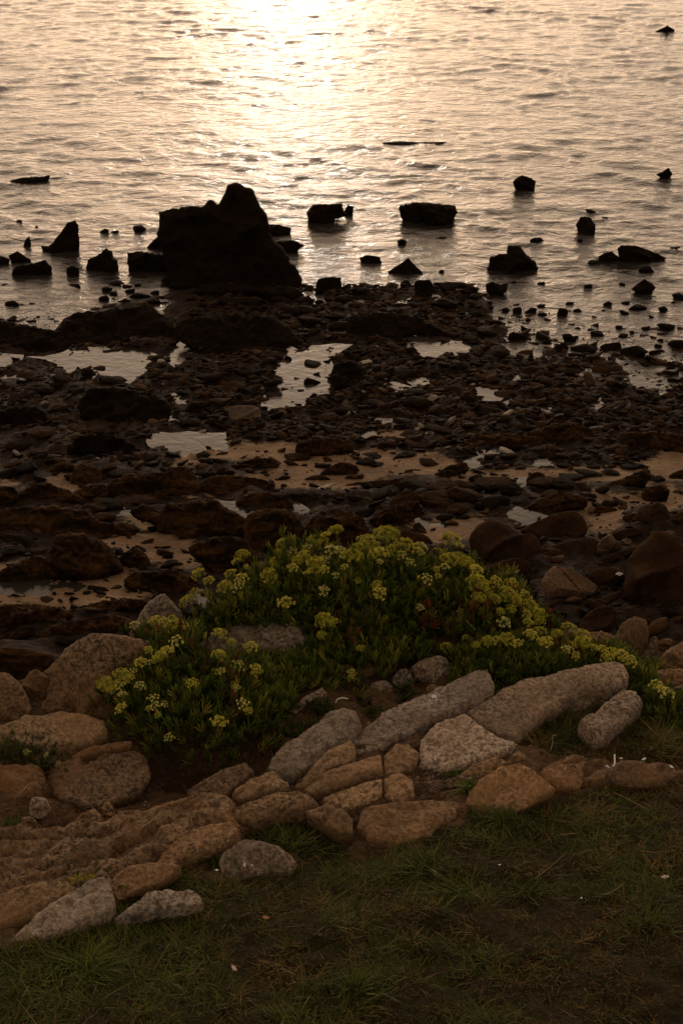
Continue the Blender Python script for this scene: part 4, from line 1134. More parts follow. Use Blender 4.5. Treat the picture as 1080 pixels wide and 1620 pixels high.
sea('cube like dark rock on the shore below the triangular one', [(655, 447), (660, 443), (680, 443), (685, 450), (683, 468), (668, 474), (656, 468)], T=0.16, edge=0.4, lm='the cube like shore rock')
shelf('long weed black reef along the left shore below the calm inlet', [(100, 520), (118, 498), (160, 494), (215, 484), (240, 490), (262, 512), (276, 540), (266, 556), (190, 556), (110, 560), (80, 548)], T=0.12, mat='sea', tilt=32, rough=0.14, lump=0.04, dens=44, lm='the long left reef')
shelf('dark reef end at the left picture edge under the open water', [(-30, 512), (10, 508), (40, 516), (92, 526), (105, 545), (80, 560), (-30, 562)], T=0.12, mat='sea', tilt=32, rough=0.14, lump=0.04, dens=44)
shelf('weed black reef between the narrow channel and the middle pool', [(285, 528), (300, 505), (350, 498), (420, 500), (450, 520), (470, 545), (440, 560), (400, 570), (345, 572), (318, 556)], T=0.12, mat='sea', tilt=32, rough=0.14, lump=0.04, dens=44, lm='the middle black reef')
shelf('black rock mass above the upper pool', [(560, 500), (600, 494), (650, 500), (690, 520), (700, 534), (640, 528), (630, 545), (580, 550), (556, 530)], T=0.12, mat='sea', tilt=32, rough=0.14, lump=0.04, dens=44)
shelf('upright black rock at the right side of the middle pool', [(524, 600), (530, 578), (548, 572), (568, 576), (574, 600), (564, 618), (532, 620)], T=0.16, mat='sea', lm='the upright pool rock')
shelf('broad black rock above the lower pool at left', [(130, 640), (150, 612), (200, 616), (250, 628), (266, 650), (240, 672), (180, 670), (140, 662)], T=0.2, mat='sea', lm='the broad pool rock')
shelf('dark rock cluster edge at the far left below the small edge pools', [(-20, 660), (10, 646), (50, 642), (72, 656), (60, 676), (-20, 684)], T=0.2, mat='sea')
shelf('big dark rock left of the lower pool', [(110, 712), (130, 694), (170, 690), (205, 700), (212, 716), (180, 724), (130, 724)], T=0.15, mat='sea')
rock('stone_block', 'pale flat topped block beside the middle pool', [(360, 646), (366, 642), (385, 641), (407, 642), (413, 655), (413, 663), (404, 670), (370, 671), (363, 664)], 'block', zbeach, tilt=52, T=0.13, edge=0.35, rough=0.03, lm='the pale flat topped block', pw=4)

# ------------------------------------------------------------------ loose stones: a few shapes, then copies
def stone_shape(name, seed, angular, flat, squash=(1, 1, 1), cuts=3):
    r = random.Random(seed)
    bm = bmesh.new()
    n = 11 if angular else 26
    for i in range(n):
        z = 1 - 2 * (i + 0.5) / n
        a = i * 2.39996 + r.uniform(-.4, .4)
        q = math.sqrt(max(0, 1 - z * z))
        k = r.uniform(0.72, 1.12) if angular else r.uniform(0.88, 1.06)
        bm.verts.new((q * math.cos(a) * k * squash[0], q * math.sin(a) * k * squash[1], z * k * flat))
    res = bmesh.ops.convex_hull(bm, input=bm.verts)
    junk = [v for v in bm.verts if not v.link_faces]
    bmesh.ops.delete(bm, geom=junk, context='VERTS')
    bmesh.ops.subdivide_edges(bm, edges=bm.edges[:], cuts=cuts, use_grid_fill=True)
    bmesh.ops.triangulate(bm, faces=bm.faces[:])
    for _ in range(0 if angular else 3):
        bmesh.ops.smooth_vert(bm, verts=bm.verts[:], factor=0.5, use_axis_x=True, use_axis_y=True, use_axis_z=True)
    P = np.array([v.co[:] for v in bm.verts])
    nn = np.stack([fbm(P * 1.6 + seed, 4, .55), fbm(P * 1.6 + seed + 20, 4, .55), fbm(P * 1.6 + seed + 40, 4, .55)], 1)
    P = P + nn * (0.16 if angular else 0.10)
    if angular: P = facet(P, seed + 1.7, 17, 0.5, 0.86, 0.95)
    P -= (P.max(0) + P.min(0)) / 2
    P /= np.ptp(P, axis=0)          # unit box centred on the origin
    for v, p in zip(bm.verts, P): v.co = p
    for f in bm.faces: f.smooth = True
    me = bpy.data.meshes.new(name)
    bm.to_mesh(me); bm.free()
    return me


KINDS = {}
for tone in ('sea', 'weed', 'cobble', 'cobble_lit'):
    KINDS[tone] = []
    for i in range(6):
        ang = i != 3
        KINDS[tone].append((stone_shape('loose_stone', 3 + i * 5, ang, 0.8), 'angular' if ang else 'rounded'))
for tone in KINDS:
    for me, _ in KINDS[tone]: me.materials.append(M[tone])

LOOSE = []     # dicts: x, y, size words, object


def loose(u, v, w, h, tone='sea', k=None, label=None, fn=zwater, name='loose_stone', depth=None, rz=None, sinkf=0.22):
    c = hit(u, v + h * 0.42, fn)
    d = np.linalg.norm(c - CAM)
    a = math.asin((CAM[2] - c[2]) / d)
    sx_ = w * d / FPX
    app = h * d / FPX
    sy_ = depth if depth else sx_ * random.uniform(0.6, 0.85)
    sy_ = min(sy_, app / max(0.15, math.sin(a)) * 0.85)
    sz_ = max(0.35 * app, (app - 0.55 * sy_ * math.sin(a)) / math.cos(a)) * (0.95 if w < 60 else 1.1)
    i = k if k is not None else random.randrange(6)
    me, word = KINDS[tone][i]
    base = float(zbeach_real(c[0], c[1])) if fn is zbeach else max(0.0, float(zbeach_real(c[0], c[1])))
    if fn is zwater:
        sz_ *= 0.85; sx_ *= random.uniform(1.0, 1.15); sinkf = 0.36
    o = bpy.data.objects.new(name, me)
    COL.objects.link(o)
    o.scale = (sx_, sy_, sz_)
    o.rotation_euler = (random.uniform(-.12, .12), random.uniform(-.15, .15), rz if rz is not None else random.choice((0, math.pi)) + random.uniform(-.3, .3))
    o.location = (c[0], c[1] + sy_ * 0.4, base + sz_ * (0.5 - sinkf))
    o['kind'] = 'thing'; o['category'] = 'stone'; o['group'] = 'loose stones on the shore'
    shape = 'flat ' + word if w > 2.1 * h else ('tall ' + word if h > 1.05 * w else word)
    LOOSE.append(dict(o=o, x=c[0], y=c[1], w=sx_, shape=shape, tone=tone, label=label))
    return o


NEAR = [(567, 460, 24, 20), (608, 456, 28, 16), (630, 459, 12, 10), (642, 446, 17, 18), (716, 456, 40, 24), (747, 456, 22, 16), (547, 454, 14, 14), (505, 475, 14, 12),
        (730, 492, 14, 12), (698, 428, 9, 8), (702, 480, 42, 26), (544, 470, 30, 22), (752, 492, 20, 16), (849, 378, 22, 15), (938, 414, 20, 9), (1022, 424, 23, 18), (930, 451, 13, 9),
        (984, 448, 9, 8), (856, 447, 12, 8), (812, 446, 9, 7), (961, 479, 14, 15), (890, 490, 17, 24), (913, 490, 14, 10), (901, 478, 13, 9), (800, 489, 13, 11), (818, 488, 14, 18),
        (841, 489, 17, 14), (856, 483, 15, 8), (858, 496, 13, 9), (990, 478, 14, 7), (1009, 485, 30, 14), (1049, 487, 15, 13), (1074, 466, 18, 18), (1065, 478, 8, 5), (988, 493, 16, 10),
        (979, 516, 12, 11), (1022, 518, 16, 10), (1056, 515, 27, 17), (945, 526, 23, 13), (859, 525, 10, 8), (901, 531, 22, 22), (819, 528, 27, 25), (967, 546, 30, 20), (1003, 552, 45, 30),
        (1044, 537, 10, 8), (1041, 546, 12, 9), (1074, 541, 30, 25), (924, 550, 40, 20), (887, 546, 22, 22), (636, 380, 14, 18), (221, 360, 20, 15), (165, 364, 14, 12), (182, 366, 12, 7),
        (30, 349, 9, 10), (18, 478, 20, 14), (58, 358, 5, 5), (935, 333, 16, 9), (957, 344, 12, 6), (917, 379, 9, 7), (700, 377, 18, 5), (664, 430, 8, 7), (1068, 392, 14, 6),
        (182, 447, 22, 10), (169, 456, 16, 12), (180, 463, 14, 10), (164, 470, 17, 15), (200, 452, 14, 8), (205, 459, 18, 12), (218, 450, 10, 7), (215, 466, 22, 14), (230, 467, 18, 10),
        (245, 462, 14, 9), (240, 476, 26, 12), (198, 474, 10, 7), (262, 449, 16, 10), (256, 470, 8, 5), (300, 480, 12, 9), (475, 485, 54, 32), (438, 470, 34, 18), (400, 480, 30, 16),
        (505, 458, 14, 18), (590, 470, 30, 16), (660, 484, 26, 14), (775, 487, 12, 9), (785, 508, 16, 12), (835, 505, 9, 7), (865, 540, 14, 8), (985, 530, 18, 9), (1000, 525, 10, 7),
        (940, 500, 8, 5), (955, 491, 8, 5), (1030, 500, 9, 6),
        (290, 452, 44, 26), (332, 464, 54, 28), (378, 464, 50, 28), (422, 460, 54, 32), (458, 456, 46, 36), (272, 440, 30, 24), (352, 478, 40, 20), (312, 446, 30, 18), (405, 446, 34, 20), (478, 470, 34, 22)]
for (u, v, w, h) in NEAR: loose(u, v, w, h, 'sea')
POOLST = [(255, 567, 32, 18), (157, 577, 28, 14), (138, 584, 22, 18), (281, 572, 14, 8), (300, 562, 14, 8), (240, 588, 12, 10), (228, 597, 16, 10), (180, 610, 40, 16), (243, 603, 26, 14), (455, 568, 13, 15),
          (498, 576, 36, 18), (493, 597, 27, 22), (480, 613, 30, 14), (496, 623, 19, 22), (474, 562, 18, 9), (452, 603, 24, 12), (430, 606, 34, 20), (451, 622, 12, 9), (440, 647, 34, 16), (518, 558, 10, 10),
          (660, 565, 22, 18), (650, 552, 18, 14), (322, 718, 24, 16), (300, 700, 8, 5), (330, 708, 10, 8), (300, 670, 40, 22), (255, 660, 26, 18), (310, 645, 36, 26)]
for (u, v, w, h) in POOLST: loose(u, v, w, h, 'cobble', fn=zbeach)
BIG = [(490, 510, 40, 20), (530, 498, 34, 16), (540, 520, 44, 22), (340, 470, 30, 14), (370, 480, 34, 16), (770, 520, 32, 20), (745, 535, 28, 18), (790, 560, 36, 22), (730, 580, 30, 16), (800, 620, 36, 20),
       (770, 600, 32, 14), (840, 590, 34, 14), (900, 580, 44, 22), (960, 575, 40, 18), (870, 610, 34, 14), (850, 665, 28, 12), (660, 640, 50, 24), (700, 650, 44, 20), (640, 590, 40, 22), (600, 600, 30, 18), (590, 640, 34, 16),
       (550, 650, 40, 18), (520, 660, 30, 14), (660, 625, 34, 14), (720, 620, 40, 18), (775, 655, 36, 14), (745, 660, 30, 12), (905, 640, 30, 12), (950, 620, 26, 10), (1010, 640, 30, 14), (1050, 650, 34, 14),
       (1060, 560, 36, 16), (1040, 625, 24, 10), (330, 600, 40, 22), (370, 610, 36, 18), (390, 590, 40, 20), (350, 640, 30, 14), (340, 670, 26, 18), (400, 690, 28, 10), (372, 700, 26, 12), (60, 620, 50, 22), (30, 630, 40, 20),
       (100, 610, 36, 18), (120, 625, 30, 14), (90, 650, 36, 16), (70, 690, 44, 22), (30, 705, 40, 20), (150, 680, 34, 14), (210, 690, 28, 10), (60, 725, 36, 12), (20, 735, 30, 14), (140, 730, 26, 10), (190, 735, 34, 12),
       (230, 725, 30, 12), (450, 690, 30, 12), (620, 700, 44, 12), (660, 705, 40, 12), (700, 690, 50, 16), (650, 690, 40, 12), (430, 590, 10, 8), (820, 640, 30, 14), (880, 630, 24, 10), (805, 725, 30, 16), (845, 718, 30, 10), (892, 737, 28, 9)]
for (u, v, w, h) in BIG: loose(u, v, w, h, 'cobble_lit' if random.random() < .3 and v > 590 else 'cobble', fn=zbeach)
# smaller ledge lumps between the named ledges
LUMPS = [(620, 775, 44, 16), (660, 768, 50, 18), (700, 772, 46, 18), (740, 768, 44, 18), (780, 772, 50, 20), (810, 782, 40, 18), (640, 795, 50, 20), (690, 795, 54, 22), (735, 790, 50, 22), (780, 798, 46, 20),
         (720, 808, 44, 18), (860, 770, 40, 16), (890, 772, 36, 14), (905, 760, 34, 12), (870, 787, 34, 14), (600, 790, 36, 14), (920, 775, 26, 12), (985, 800, 24, 8), (900, 795, 34, 14), (755, 755, 24, 12), (575, 805, 34, 16), (930, 752, 36, 10),
         (965, 748, 26, 8), (1000, 738, 30, 9), (1040, 760, 22, 9), (680, 735, 30, 9), (640, 722, 34, 8), (590, 722, 34, 8), (470, 722, 36, 12), (580, 730, 30, 12), (330, 752, 40, 10), (290, 765, 30, 10), (258, 876, 22, 10), (230, 795, 40, 14),
         (170, 800, 40, 14), (150, 805, 34, 12), (165, 815, 40, 14), (430, 820, 26, 14), (350, 840, 40, 20), (250, 912, 34, 16), (265, 895, 26, 12), (40, 830, 50, 12), (90, 830, 46, 12), (160, 838, 44, 12), (30, 862, 40, 12), (40, 745, 34, 16), (10, 752, 30, 14),
         (170, 750, 26, 12), (190, 757, 40, 12), (60, 880, 30, 10), (20, 876, 34, 12), (10, 850, 30, 12), (300, 985, 30, 14), (100, 1015, 44, 12), (150, 1020, 36, 10), (560, 850, 30, 14), (585, 858, 26, 12), (380, 880, 30, 14)]
for (u, v, w, h) in LUMPS:
    o = loose(u, v, w * 1.2, h * 1.35, 'weed' if random.random() < .55 else 'sea', fn=zbeach, sinkf=0.30, k=random.choice((0, 1, 2, 4, 5)))
    o.rotation_euler[1] = random.uniform(-.34, .02)

# labels for the loose stones: which stone, counted from a neighbour one can find
LMX = np.array([[p[0], p[1]] for p in PLACED])
buckets = {}
for s in LOOSE:
    # compare on the ground, with depth weighted a little less
    d = np.hypot((LMX[:, 0] - s['x']), (LMX[:, 1] - s['y']) * 0.8)
    j = int(np.argmin(d)); s['d'] = d[j]
    dx = s['x'] - LMX[j, 0]; dy = (s['y'] - LMX[j, 1]) * 0.8
    s['dir'] = ('right of' if dx > 0 else 'left of') if abs(dx) > abs(dy) * 0.8 else ('seaward of' if dy > 0 else 'landward of')
    buckets.setdefault((j, s['dir']), []).append(s)
ORD = ['closest', 'second', 'third', 'fourth', 'fifth', 'sixth', 'seventh', 'eighth', 'ninth', 'tenth', 'eleventh', 'twelfth', 'thirteenth', 'fourteenth', 'fifteenth', 'sixteenth']
TONE = {'sea': 'black wet', 'weed': 'weedy dark', 'cobble': 'dark wet', 'cobble_lit': 'brown'}
for (j, dr), lst in buckets.items():
    lst.sort(key=lambda s: s['d'])
    for i, s in enumerate(lst):
        size = 'tiny' if s['w'] < .11 else 'small' if s['w'] < .2 else 'medium' if s['w'] < .33 else 'large'
        s['o']['label'] = '%s %s %s stone, %s one %s %s' % (size, s['shape'], TONE[s['tone']], ORD[min(i, 15)], dr, PLACED[j][2])

# ------------------------------------------------------------------ shingle: thousands of pebbles nobody could count
bmp = []
for i in range(8):
    me = stone_shape('p', 60 + i, True, 0.75, cuts=1)
    me.calc_loop_triangles()
    vv = np.array([v.co[:] for v in me.vertices]); tt = np.array([t.vertices[:] for t in me.loop_triangles])
    bmp.append((vv, tt)); bpy.data.meshes.remove(me)


def scatter_pebbles(name, label, n, urange, vrange, smin, smax, avoid_sand, mat, seed, dens=None):
    r = np.random.default_rng(seed)
    VV, FF, CC = [], [], []
    off = 0
    tries = 0
    us = r.uniform(*urange, n * 4); vs = r.uniform(*vrange, n * 4)
    keep = 0
    inpool = np.zeros(len(us), bool); insand = np.zeros(len(us), bool)
    for _, p in POOLS: inpool |= in_poly(us, vs, p)
    for s_ in SAND: insand |= in_poly(us, vs, s_)
    HC = hits(us, vs, zwater); HZ = zbeach_real(HC[:, 0], HC[:, 1])
    for u, v, inp, ins_, c, z in zip(us, vs, inpool, insand, HC, HZ):
        if keep >= n: break
        if dens is not None and r.random() > dens(u, v): continue
        if avoid_sand and ins_ and r.random() > 0.015: continue
        if inp and r.random() > 0.10: continue
        z = float(z)
        s = smin * (smax / smin) ** (r.random() ** 1.7)
        if z < -0.22: continue
        if z < 0 and not inp: s *= 1.5
        if z < 0: z = max(z, -0.3 * s)
        if inp: s *= 0.6; z += 0.03
        vv, tt = bmp[r.integers(8)]
        a = r.normal() * 0.5 + (math.pi if r.random() < .5 else 0)
        sc = np.array([s * r.uniform(1, 1.5), s * r.uniform(.5, .9), s * r.uniform(.22, .6)])
        q = vv * sc
        tl = r.normal(size=2) * 0.25
        q = np.stack([q[:, 0], q[:, 1], q[:, 2] + q[:, 0] * tl[0] + q[:, 1] * tl[1]], 1)
        q = np.stack([q[:, 0] * math.cos(a) - q[:, 1] * math.sin(a), q[:, 0] * math.sin(a) + q[:, 1] * math.cos(a), q[:, 2]], 1)
        q = q + np.array([c[0], c[1], z + sc[2] * 0.22])
        VV.append(q); FF.append(tt + off); off += len(q)
        t = r.random()
        base = np.array([0.015, 0.008, 0.0035]) if t < .52 else np.array([0.050, 0.026, 0.010]) if t < .95 else np.array([0.10, 0.058, 0.030])
        if t > 0.988: base = np.array([0.34, 0.29, 0.24])
        CC.append(np.tile(base * r.uniform(.7, 1.3), (len(q), 1)))
        keep += 1
    me = mesh_np(name, np.concatenate(VV), [np.concatenate(FF)])
    color_attr(me, 'col', np.concatenate(CC))
    tag(link(name, me, M[mat]), label, 'pebbles', kind='stuff')


M['pebble'] = mat_attr('wet pebbles', rough=0.75, spec=0.06, noise_amt=0.6)


def dens_mid(u, v):
    f = 1.0
    if v < 500: f = 0.15 + 0.85 * (u > 300 and u < 760)
    if u < 300: f *= 0.45
    if v > 690: f *= 0.45
    if u > 560: f *= 1.2
    if u > 770 and 470 < v < 610: f = 0.30 if v < 560 else 0.7
    return f


scatter_pebbles('shingle', 'dark wet shingle between the shore rocks and the tide pools', 15000, (-330, 1420), (448, 745), 0.024, 0.15, True, 'pebble', 21, dens_mid)
scatter_pebbles('beach_pebbles', 'sparse small pebbles on the sand and among the weedy ledges', 4200, (-300, 1400), (705, 1010), 0.012, 0.14, False, 'pebble', 22)


# ------------------------------------------------------------------ rock samphire
def tube(path, r0, r1, sides=5):
    path = np.array(path, float)
    n = len(path)
    T = np.gradient(path, axis=0); T /= np.linalg.norm(T, axis=1)[:, None] + 1e-9
    ref = np.array([0.3, 1, 0.1]); V = []
    for i in range(n):
        a = np.cross(T[i], ref); a /= np.linalg.norm(a) + 1e-9
        b = np.cross(T[i], a)
        r = r0 + (r1 - r0) * i / (n - 1)
        for k in range(sides):
            t = 2 * math.pi * k / sides
            V.append(path[i] + r * (math.cos(t) * a + math.sin(t) * b))
    F = []
    for i in range(n - 1):
        for k in range(sides):
            F.append((i * sides + k, i * sides + (k + 1) % sides, (i + 1) * sides + (k + 1) % sides, (i + 1) * sides + k))
    return np.array(V), np.array(F)


OCT_V = np.array([(1, 0, 0), (-1, 0, 0), (0, 1, 0), (0, -1, 0), (0, 0, 1), (0, 0, -1)], float)
OCT_F = np.array([(0, 2, 4), (2, 1, 4), (1, 3, 4), (3, 0, 4), (2, 0, 5), (1, 2, 5), (3, 1, 5), (0, 3, 5)])


def umbel_mesh(name, seed, c_hi, c_lo, open_=1.0, nray=17):
    """Umbel of unit radius: rays from the stalk end carrying small domed heads of florets."""
    r = np.random.default_rng(seed)
    V, F3, F4, C = [], [], [], []
    off = 0
    for i in range(nray):
        rr = math.sqrt((i + 0.5) / nray) * r.uniform(0.9, 1.08)
        a = i * 2.39996 + r.uniform(-.25, .25)
        tip = np.array([rr * math.cos(a), rr * math.sin(a), 0.86 - 0.50 * rr ** 2 + r.normal() * 0.05])
        base = np.array([0, 0, 0.0])
        mid = (base + tip) / 2 + np.array([0, 0, -0.06])
        tv, tf = tube([base, mid, tip], 0.022, 0.018, 4)
        V.append(tv); F4.append(tf + off); off += len(tv); C.append(np.tile((0.13, 0.15, 0.03), (len(tv), 1)))
        up = tip - np.array([0, 0, 0.1]); up /= np.linalg.norm(up)
        hr = r.uniform(0.20, 0.27) * open_
        nf = 15
        t1 = np.cross(up, [0, 1, 0.2]); t1 /= np.linalg.norm(t1); t2 = np.cross(up, t1)
        tone = r.uniform(0.72, 1.15)
        for k in range(nf):
            q = math.sqrt((k + .5) / nf); b = k * 2.39996 + i
            pos = tip + hr * q * (math.cos(b) * t1 + math.sin(b) * t2) + up * hr * (0.55 - 0.65 * q * q + r.normal() * .08)
            s = r.uniform(0.040, 0.062)
            V.append(OCT_V * s * np.array([1, 1, 0.9]) + pos); F3.append(OCT_F + off); off += 6
            mx = np.clip(r.uniform(0, 1) * 0.6 + 0.5 * (1 - q), 0, 1)
            C.append(np.tile((np.array(c_lo) * (1 - mx) + np.array(c_hi) * mx) * tone, (6, 1)))
    # small green bracts below
    for k in range(6):
        a = k * 1.05
        p0 = np.array([0, 0, -0.02]); p1 = np.array([math.cos(a) * .2, math.sin(a) * .2, -0.10]); w = np.array([-math.sin(a), math.cos(a), 0]) * .03
        V.append(np.array([p0 - w, p0 + w, p1])); F3.append(np.array([[0, 1, 2]]) + off); off += 3
        C.append(np.tile((0.09, 0.12, 0.02), (3, 1)))
    me = mesh_np(name, np.concatenate(V), [np.concatenate(F3), np.concatenate(F4)], smooth=False)
    color_attr(me, 'col', np.concatenate(C))
    me.materials.append(M['flower'])
    return me


UMB = {
    'bright': [umbel_mesh('flower_head', 1, (0.92, 0.84, 0.20), (0.62, 0.58, 0.06)), umbel_mesh('flower_head', 2, (0.88, 0.80, 0.16), (0.56, 0.54, 0.05), 1.05, 15)],
    'olive': [umbel_mesh('flower_head', 3, (0.74, 0.68, 0.09), (0.38, 0.36, 0.03), 1.1, 20), umbel_mesh('flower_head', 4, (0.66, 0.61, 0.08), (0.33, 0.33, 0.03), 1.1, 22)],
    'white': [umbel_mesh('flower_head', 5, (0.93, 0.89, 0.40), (0.70, 0.67, 0.16), 1.0, 13), umbel_mesh('flower_head', 6, (0.92, 0.86, 0.34), (0.66, 0.63, 0.14), 0.9, 11)],
}
STEMS = []
for i in range(3):
    v, f = tube([(0, 0, 0.02), (0.02 * (i - 1), 0.01, -0.9), (0.09 * (i - 1), 0.12 * (i - 1), -2.6), (0.2 * (i - 1), 0.4, -4.4)], 0.055, 0.075, 6)
    me = mesh_np('stem', v, [f]); me.materials.append(M['stem']); STEMS.append(me)

# mounds: (u, v of foot, half width px, height m, y half depth m)
MOUNDS = {   # ellipses on the ground: cx, cy, a, b, h
    'back': [(0.02, 2.93, 0.40, 0.28, 0.215), (-0.22, 2.86, 0.20, 0.24, 0.14), (0.30, 2.86, 0.22, 0.24, 0.175), (0.08, 2.72, 0.34, 0.20, 0.08)],
    'lower': [(-0.34, 2.52, 0.22, 0.22, 0.15), (-0.42, 2.68, 0.16, 0.2, 0.13), (-0.24, 2.40, 0.18, 0.16, 0.12), (-0.16, 2.58, 0.18, 0.16, 0.08)],
    'right': [(0.40, 2.66, 0.20, 0.13, 0.085), (0.56, 2.66, 0.16, 0.12, 0.075), (0.64, 2.58, 0.10, 0.10, 0.06)],
    'edge': [(0.735, 2.46, 0.10, 0.11, 0.07)],
}


def zbush(key):
    def f(x, y):
        z = ztop(x, np.minimum(y, 3.06))
        h = np.zeros(np.shape(x))
        for cx, cy, a, b, hh in MOUNDS[key]:
            q = 1 - ((x - cx) / a) ** 2 - ((y - cy) / b) ** 2
            h = np.maximum(h, hh * np.sqrt(np.clip(q, 0, 1)))
        return z + h
    return f


LEAFPROTO = []
for k in range(6):      # one fleshy leaf spray: a forked fan of narrow pointed fingers
    r = np.random.default_rng(100 + k)
    V, F3, F4 = [], [], []; off = 0
    for j in range(7):
        sp = (j - 3) / 3 * 0.55 + r.normal() * .12
        az = r.uniform(0, 6.28)
        L = r.uniform(0.7, 1.15) * (1 - 0.25 * abs(j - 3) / 3)
        dirv = np.array([math.sin(sp) * math.cos(az * .3 + k), math.sin(sp) * math.sin(az) * .8, math.cos(sp)])
        dirv /= np.linalg.norm(dirv)
        b0 = np.array([0, 0, 0.10 * abs(j - 3) / 3])
        side = np.cross(dirv, [0.2, 1, 0.1]); side /= np.linalg.norm(side); nr = np.cross(side, dirv)
        for s, w in ((0.0, .028), (.45, .044), (.8, .032)):
            c = b0 + dirv * L * s + nr * 0.10 * s * s * L
            for t in (0, 2.09, 4.19): V.append(c + w * (math.cos(t) * side + 0.7 * math.sin(t) * nr))
        V.append(b0 + dirv * L + nr * .10 * L)
        for q in (0, 3):
            for t in range(3): F4.append((off + q + t, off + q + (t + 1) % 3, off + q + 3 + (t + 1) % 3, off + q + 3 + t))
        for t in range(3): F3.append((off + 6 + t, off + 6 + (t + 1) % 3, off + 9))
        off += 10
    LEAFPROTO.append((np.array(V), np.array(F3), np.array(F4)))


def rotmats(dirs, spin):
    z = dirs / np.linalg.norm(dirs, axis=1)[:, None]
    ref = np.tile([0.13, 0.9, 0.2], (len(z), 1))
    x = np.cross(ref, z); x /= np.linalg.norm(x, axis=1)[:, None]
    y = np.cross(z, x)
    c, s = np.cos(spin)[:, None], np.sin(spin)[:, None]
    return np.stack([x * c + y * s, -x * s + y * c, z], 2)


def foliage(name, pts, dirs, sizes, cols, seed, parent=None):
    r = np.random.default_rng(seed)
    VV, T3, T4, CC = [], [], [], []; off = 0
    idx = r.integers(0, len(LEAFPROTO), len(pts))
    Rm = rotmats(dirs, r.uniform(0, 6.28, len(pts)))
    for k in range(len(LEAFPROTO)):
        sel = np.where(idx == k)[0]
        if len(sel) == 0: continue
        pv, f3, f4 = LEAFPROTO[k]
        W = np.einsum('nij,vj->nvi', Rm[sel], pv) * sizes[sel][:, None, None] + pts[sel][:, None, :]
        n, m = W.shape[:2]
        o = off + np.arange(n) * m
        VV.append(W.reshape(-1, 3)); T3.append((f3[None] + o[:, None, None]).reshape(-1, 3)); T4.append((f4[None] + o[:, None, None]).reshape(-1, 4))
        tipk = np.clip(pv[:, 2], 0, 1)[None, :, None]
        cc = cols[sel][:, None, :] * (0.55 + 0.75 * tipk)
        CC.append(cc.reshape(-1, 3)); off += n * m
    me = mesh_np(name, np.concatenate(VV), [np.concatenate(T3), np.concatenate(T4)])
    color_attr(me, 'col', np.concatenate(CC))
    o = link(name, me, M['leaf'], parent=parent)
    return o


GAPS = [  # bare rock and soil showing between the plants
    [(968, 950), (1120, 940), (1120, 1062), (1015, 1052), (985, 1034), (972, 1010)], [(1022, 1066), (1045, 1058), (1120, 1050), (1120, 1100), (1066, 1098), (1040, 1088)],
    [(200, 1008), (205, 1000), (217, 980), (230, 957), (247, 940), (262, 936), (275, 952), (286, 975), (272, 986), (236, 984), (214, 1004)],
    [(100, 1030), (150, 1002), (205, 1004), (236, 1016), (215, 1050), (190, 1072), (165, 1078), (140, 1110), (100, 1110)],
    [(304, 1030), (312, 1012), (345, 997), (372, 991), (419, 986), (458, 984), (480, 996), (480, 1022), (462, 1042), (420, 1034), (385, 1040), (340, 1036)],
    [(612, 1098), (620, 1052), (690, 1030), (722, 1045), (716, 1082), (690, 1102)], [(575, 1106), (588, 1070), (626, 1068), (628, 1100)],
    [(445, 1140), (465, 1098), (505, 1080), (535, 1098), (575, 1110), (570, 1138), (500, 1150)], [(646, 1012), (690, 1000), (760, 1012), (740, 1026), (690, 1026)],
    [(525, 1070), (550, 1050), (590, 1050), (590, 1072), (555, 1082)],
]


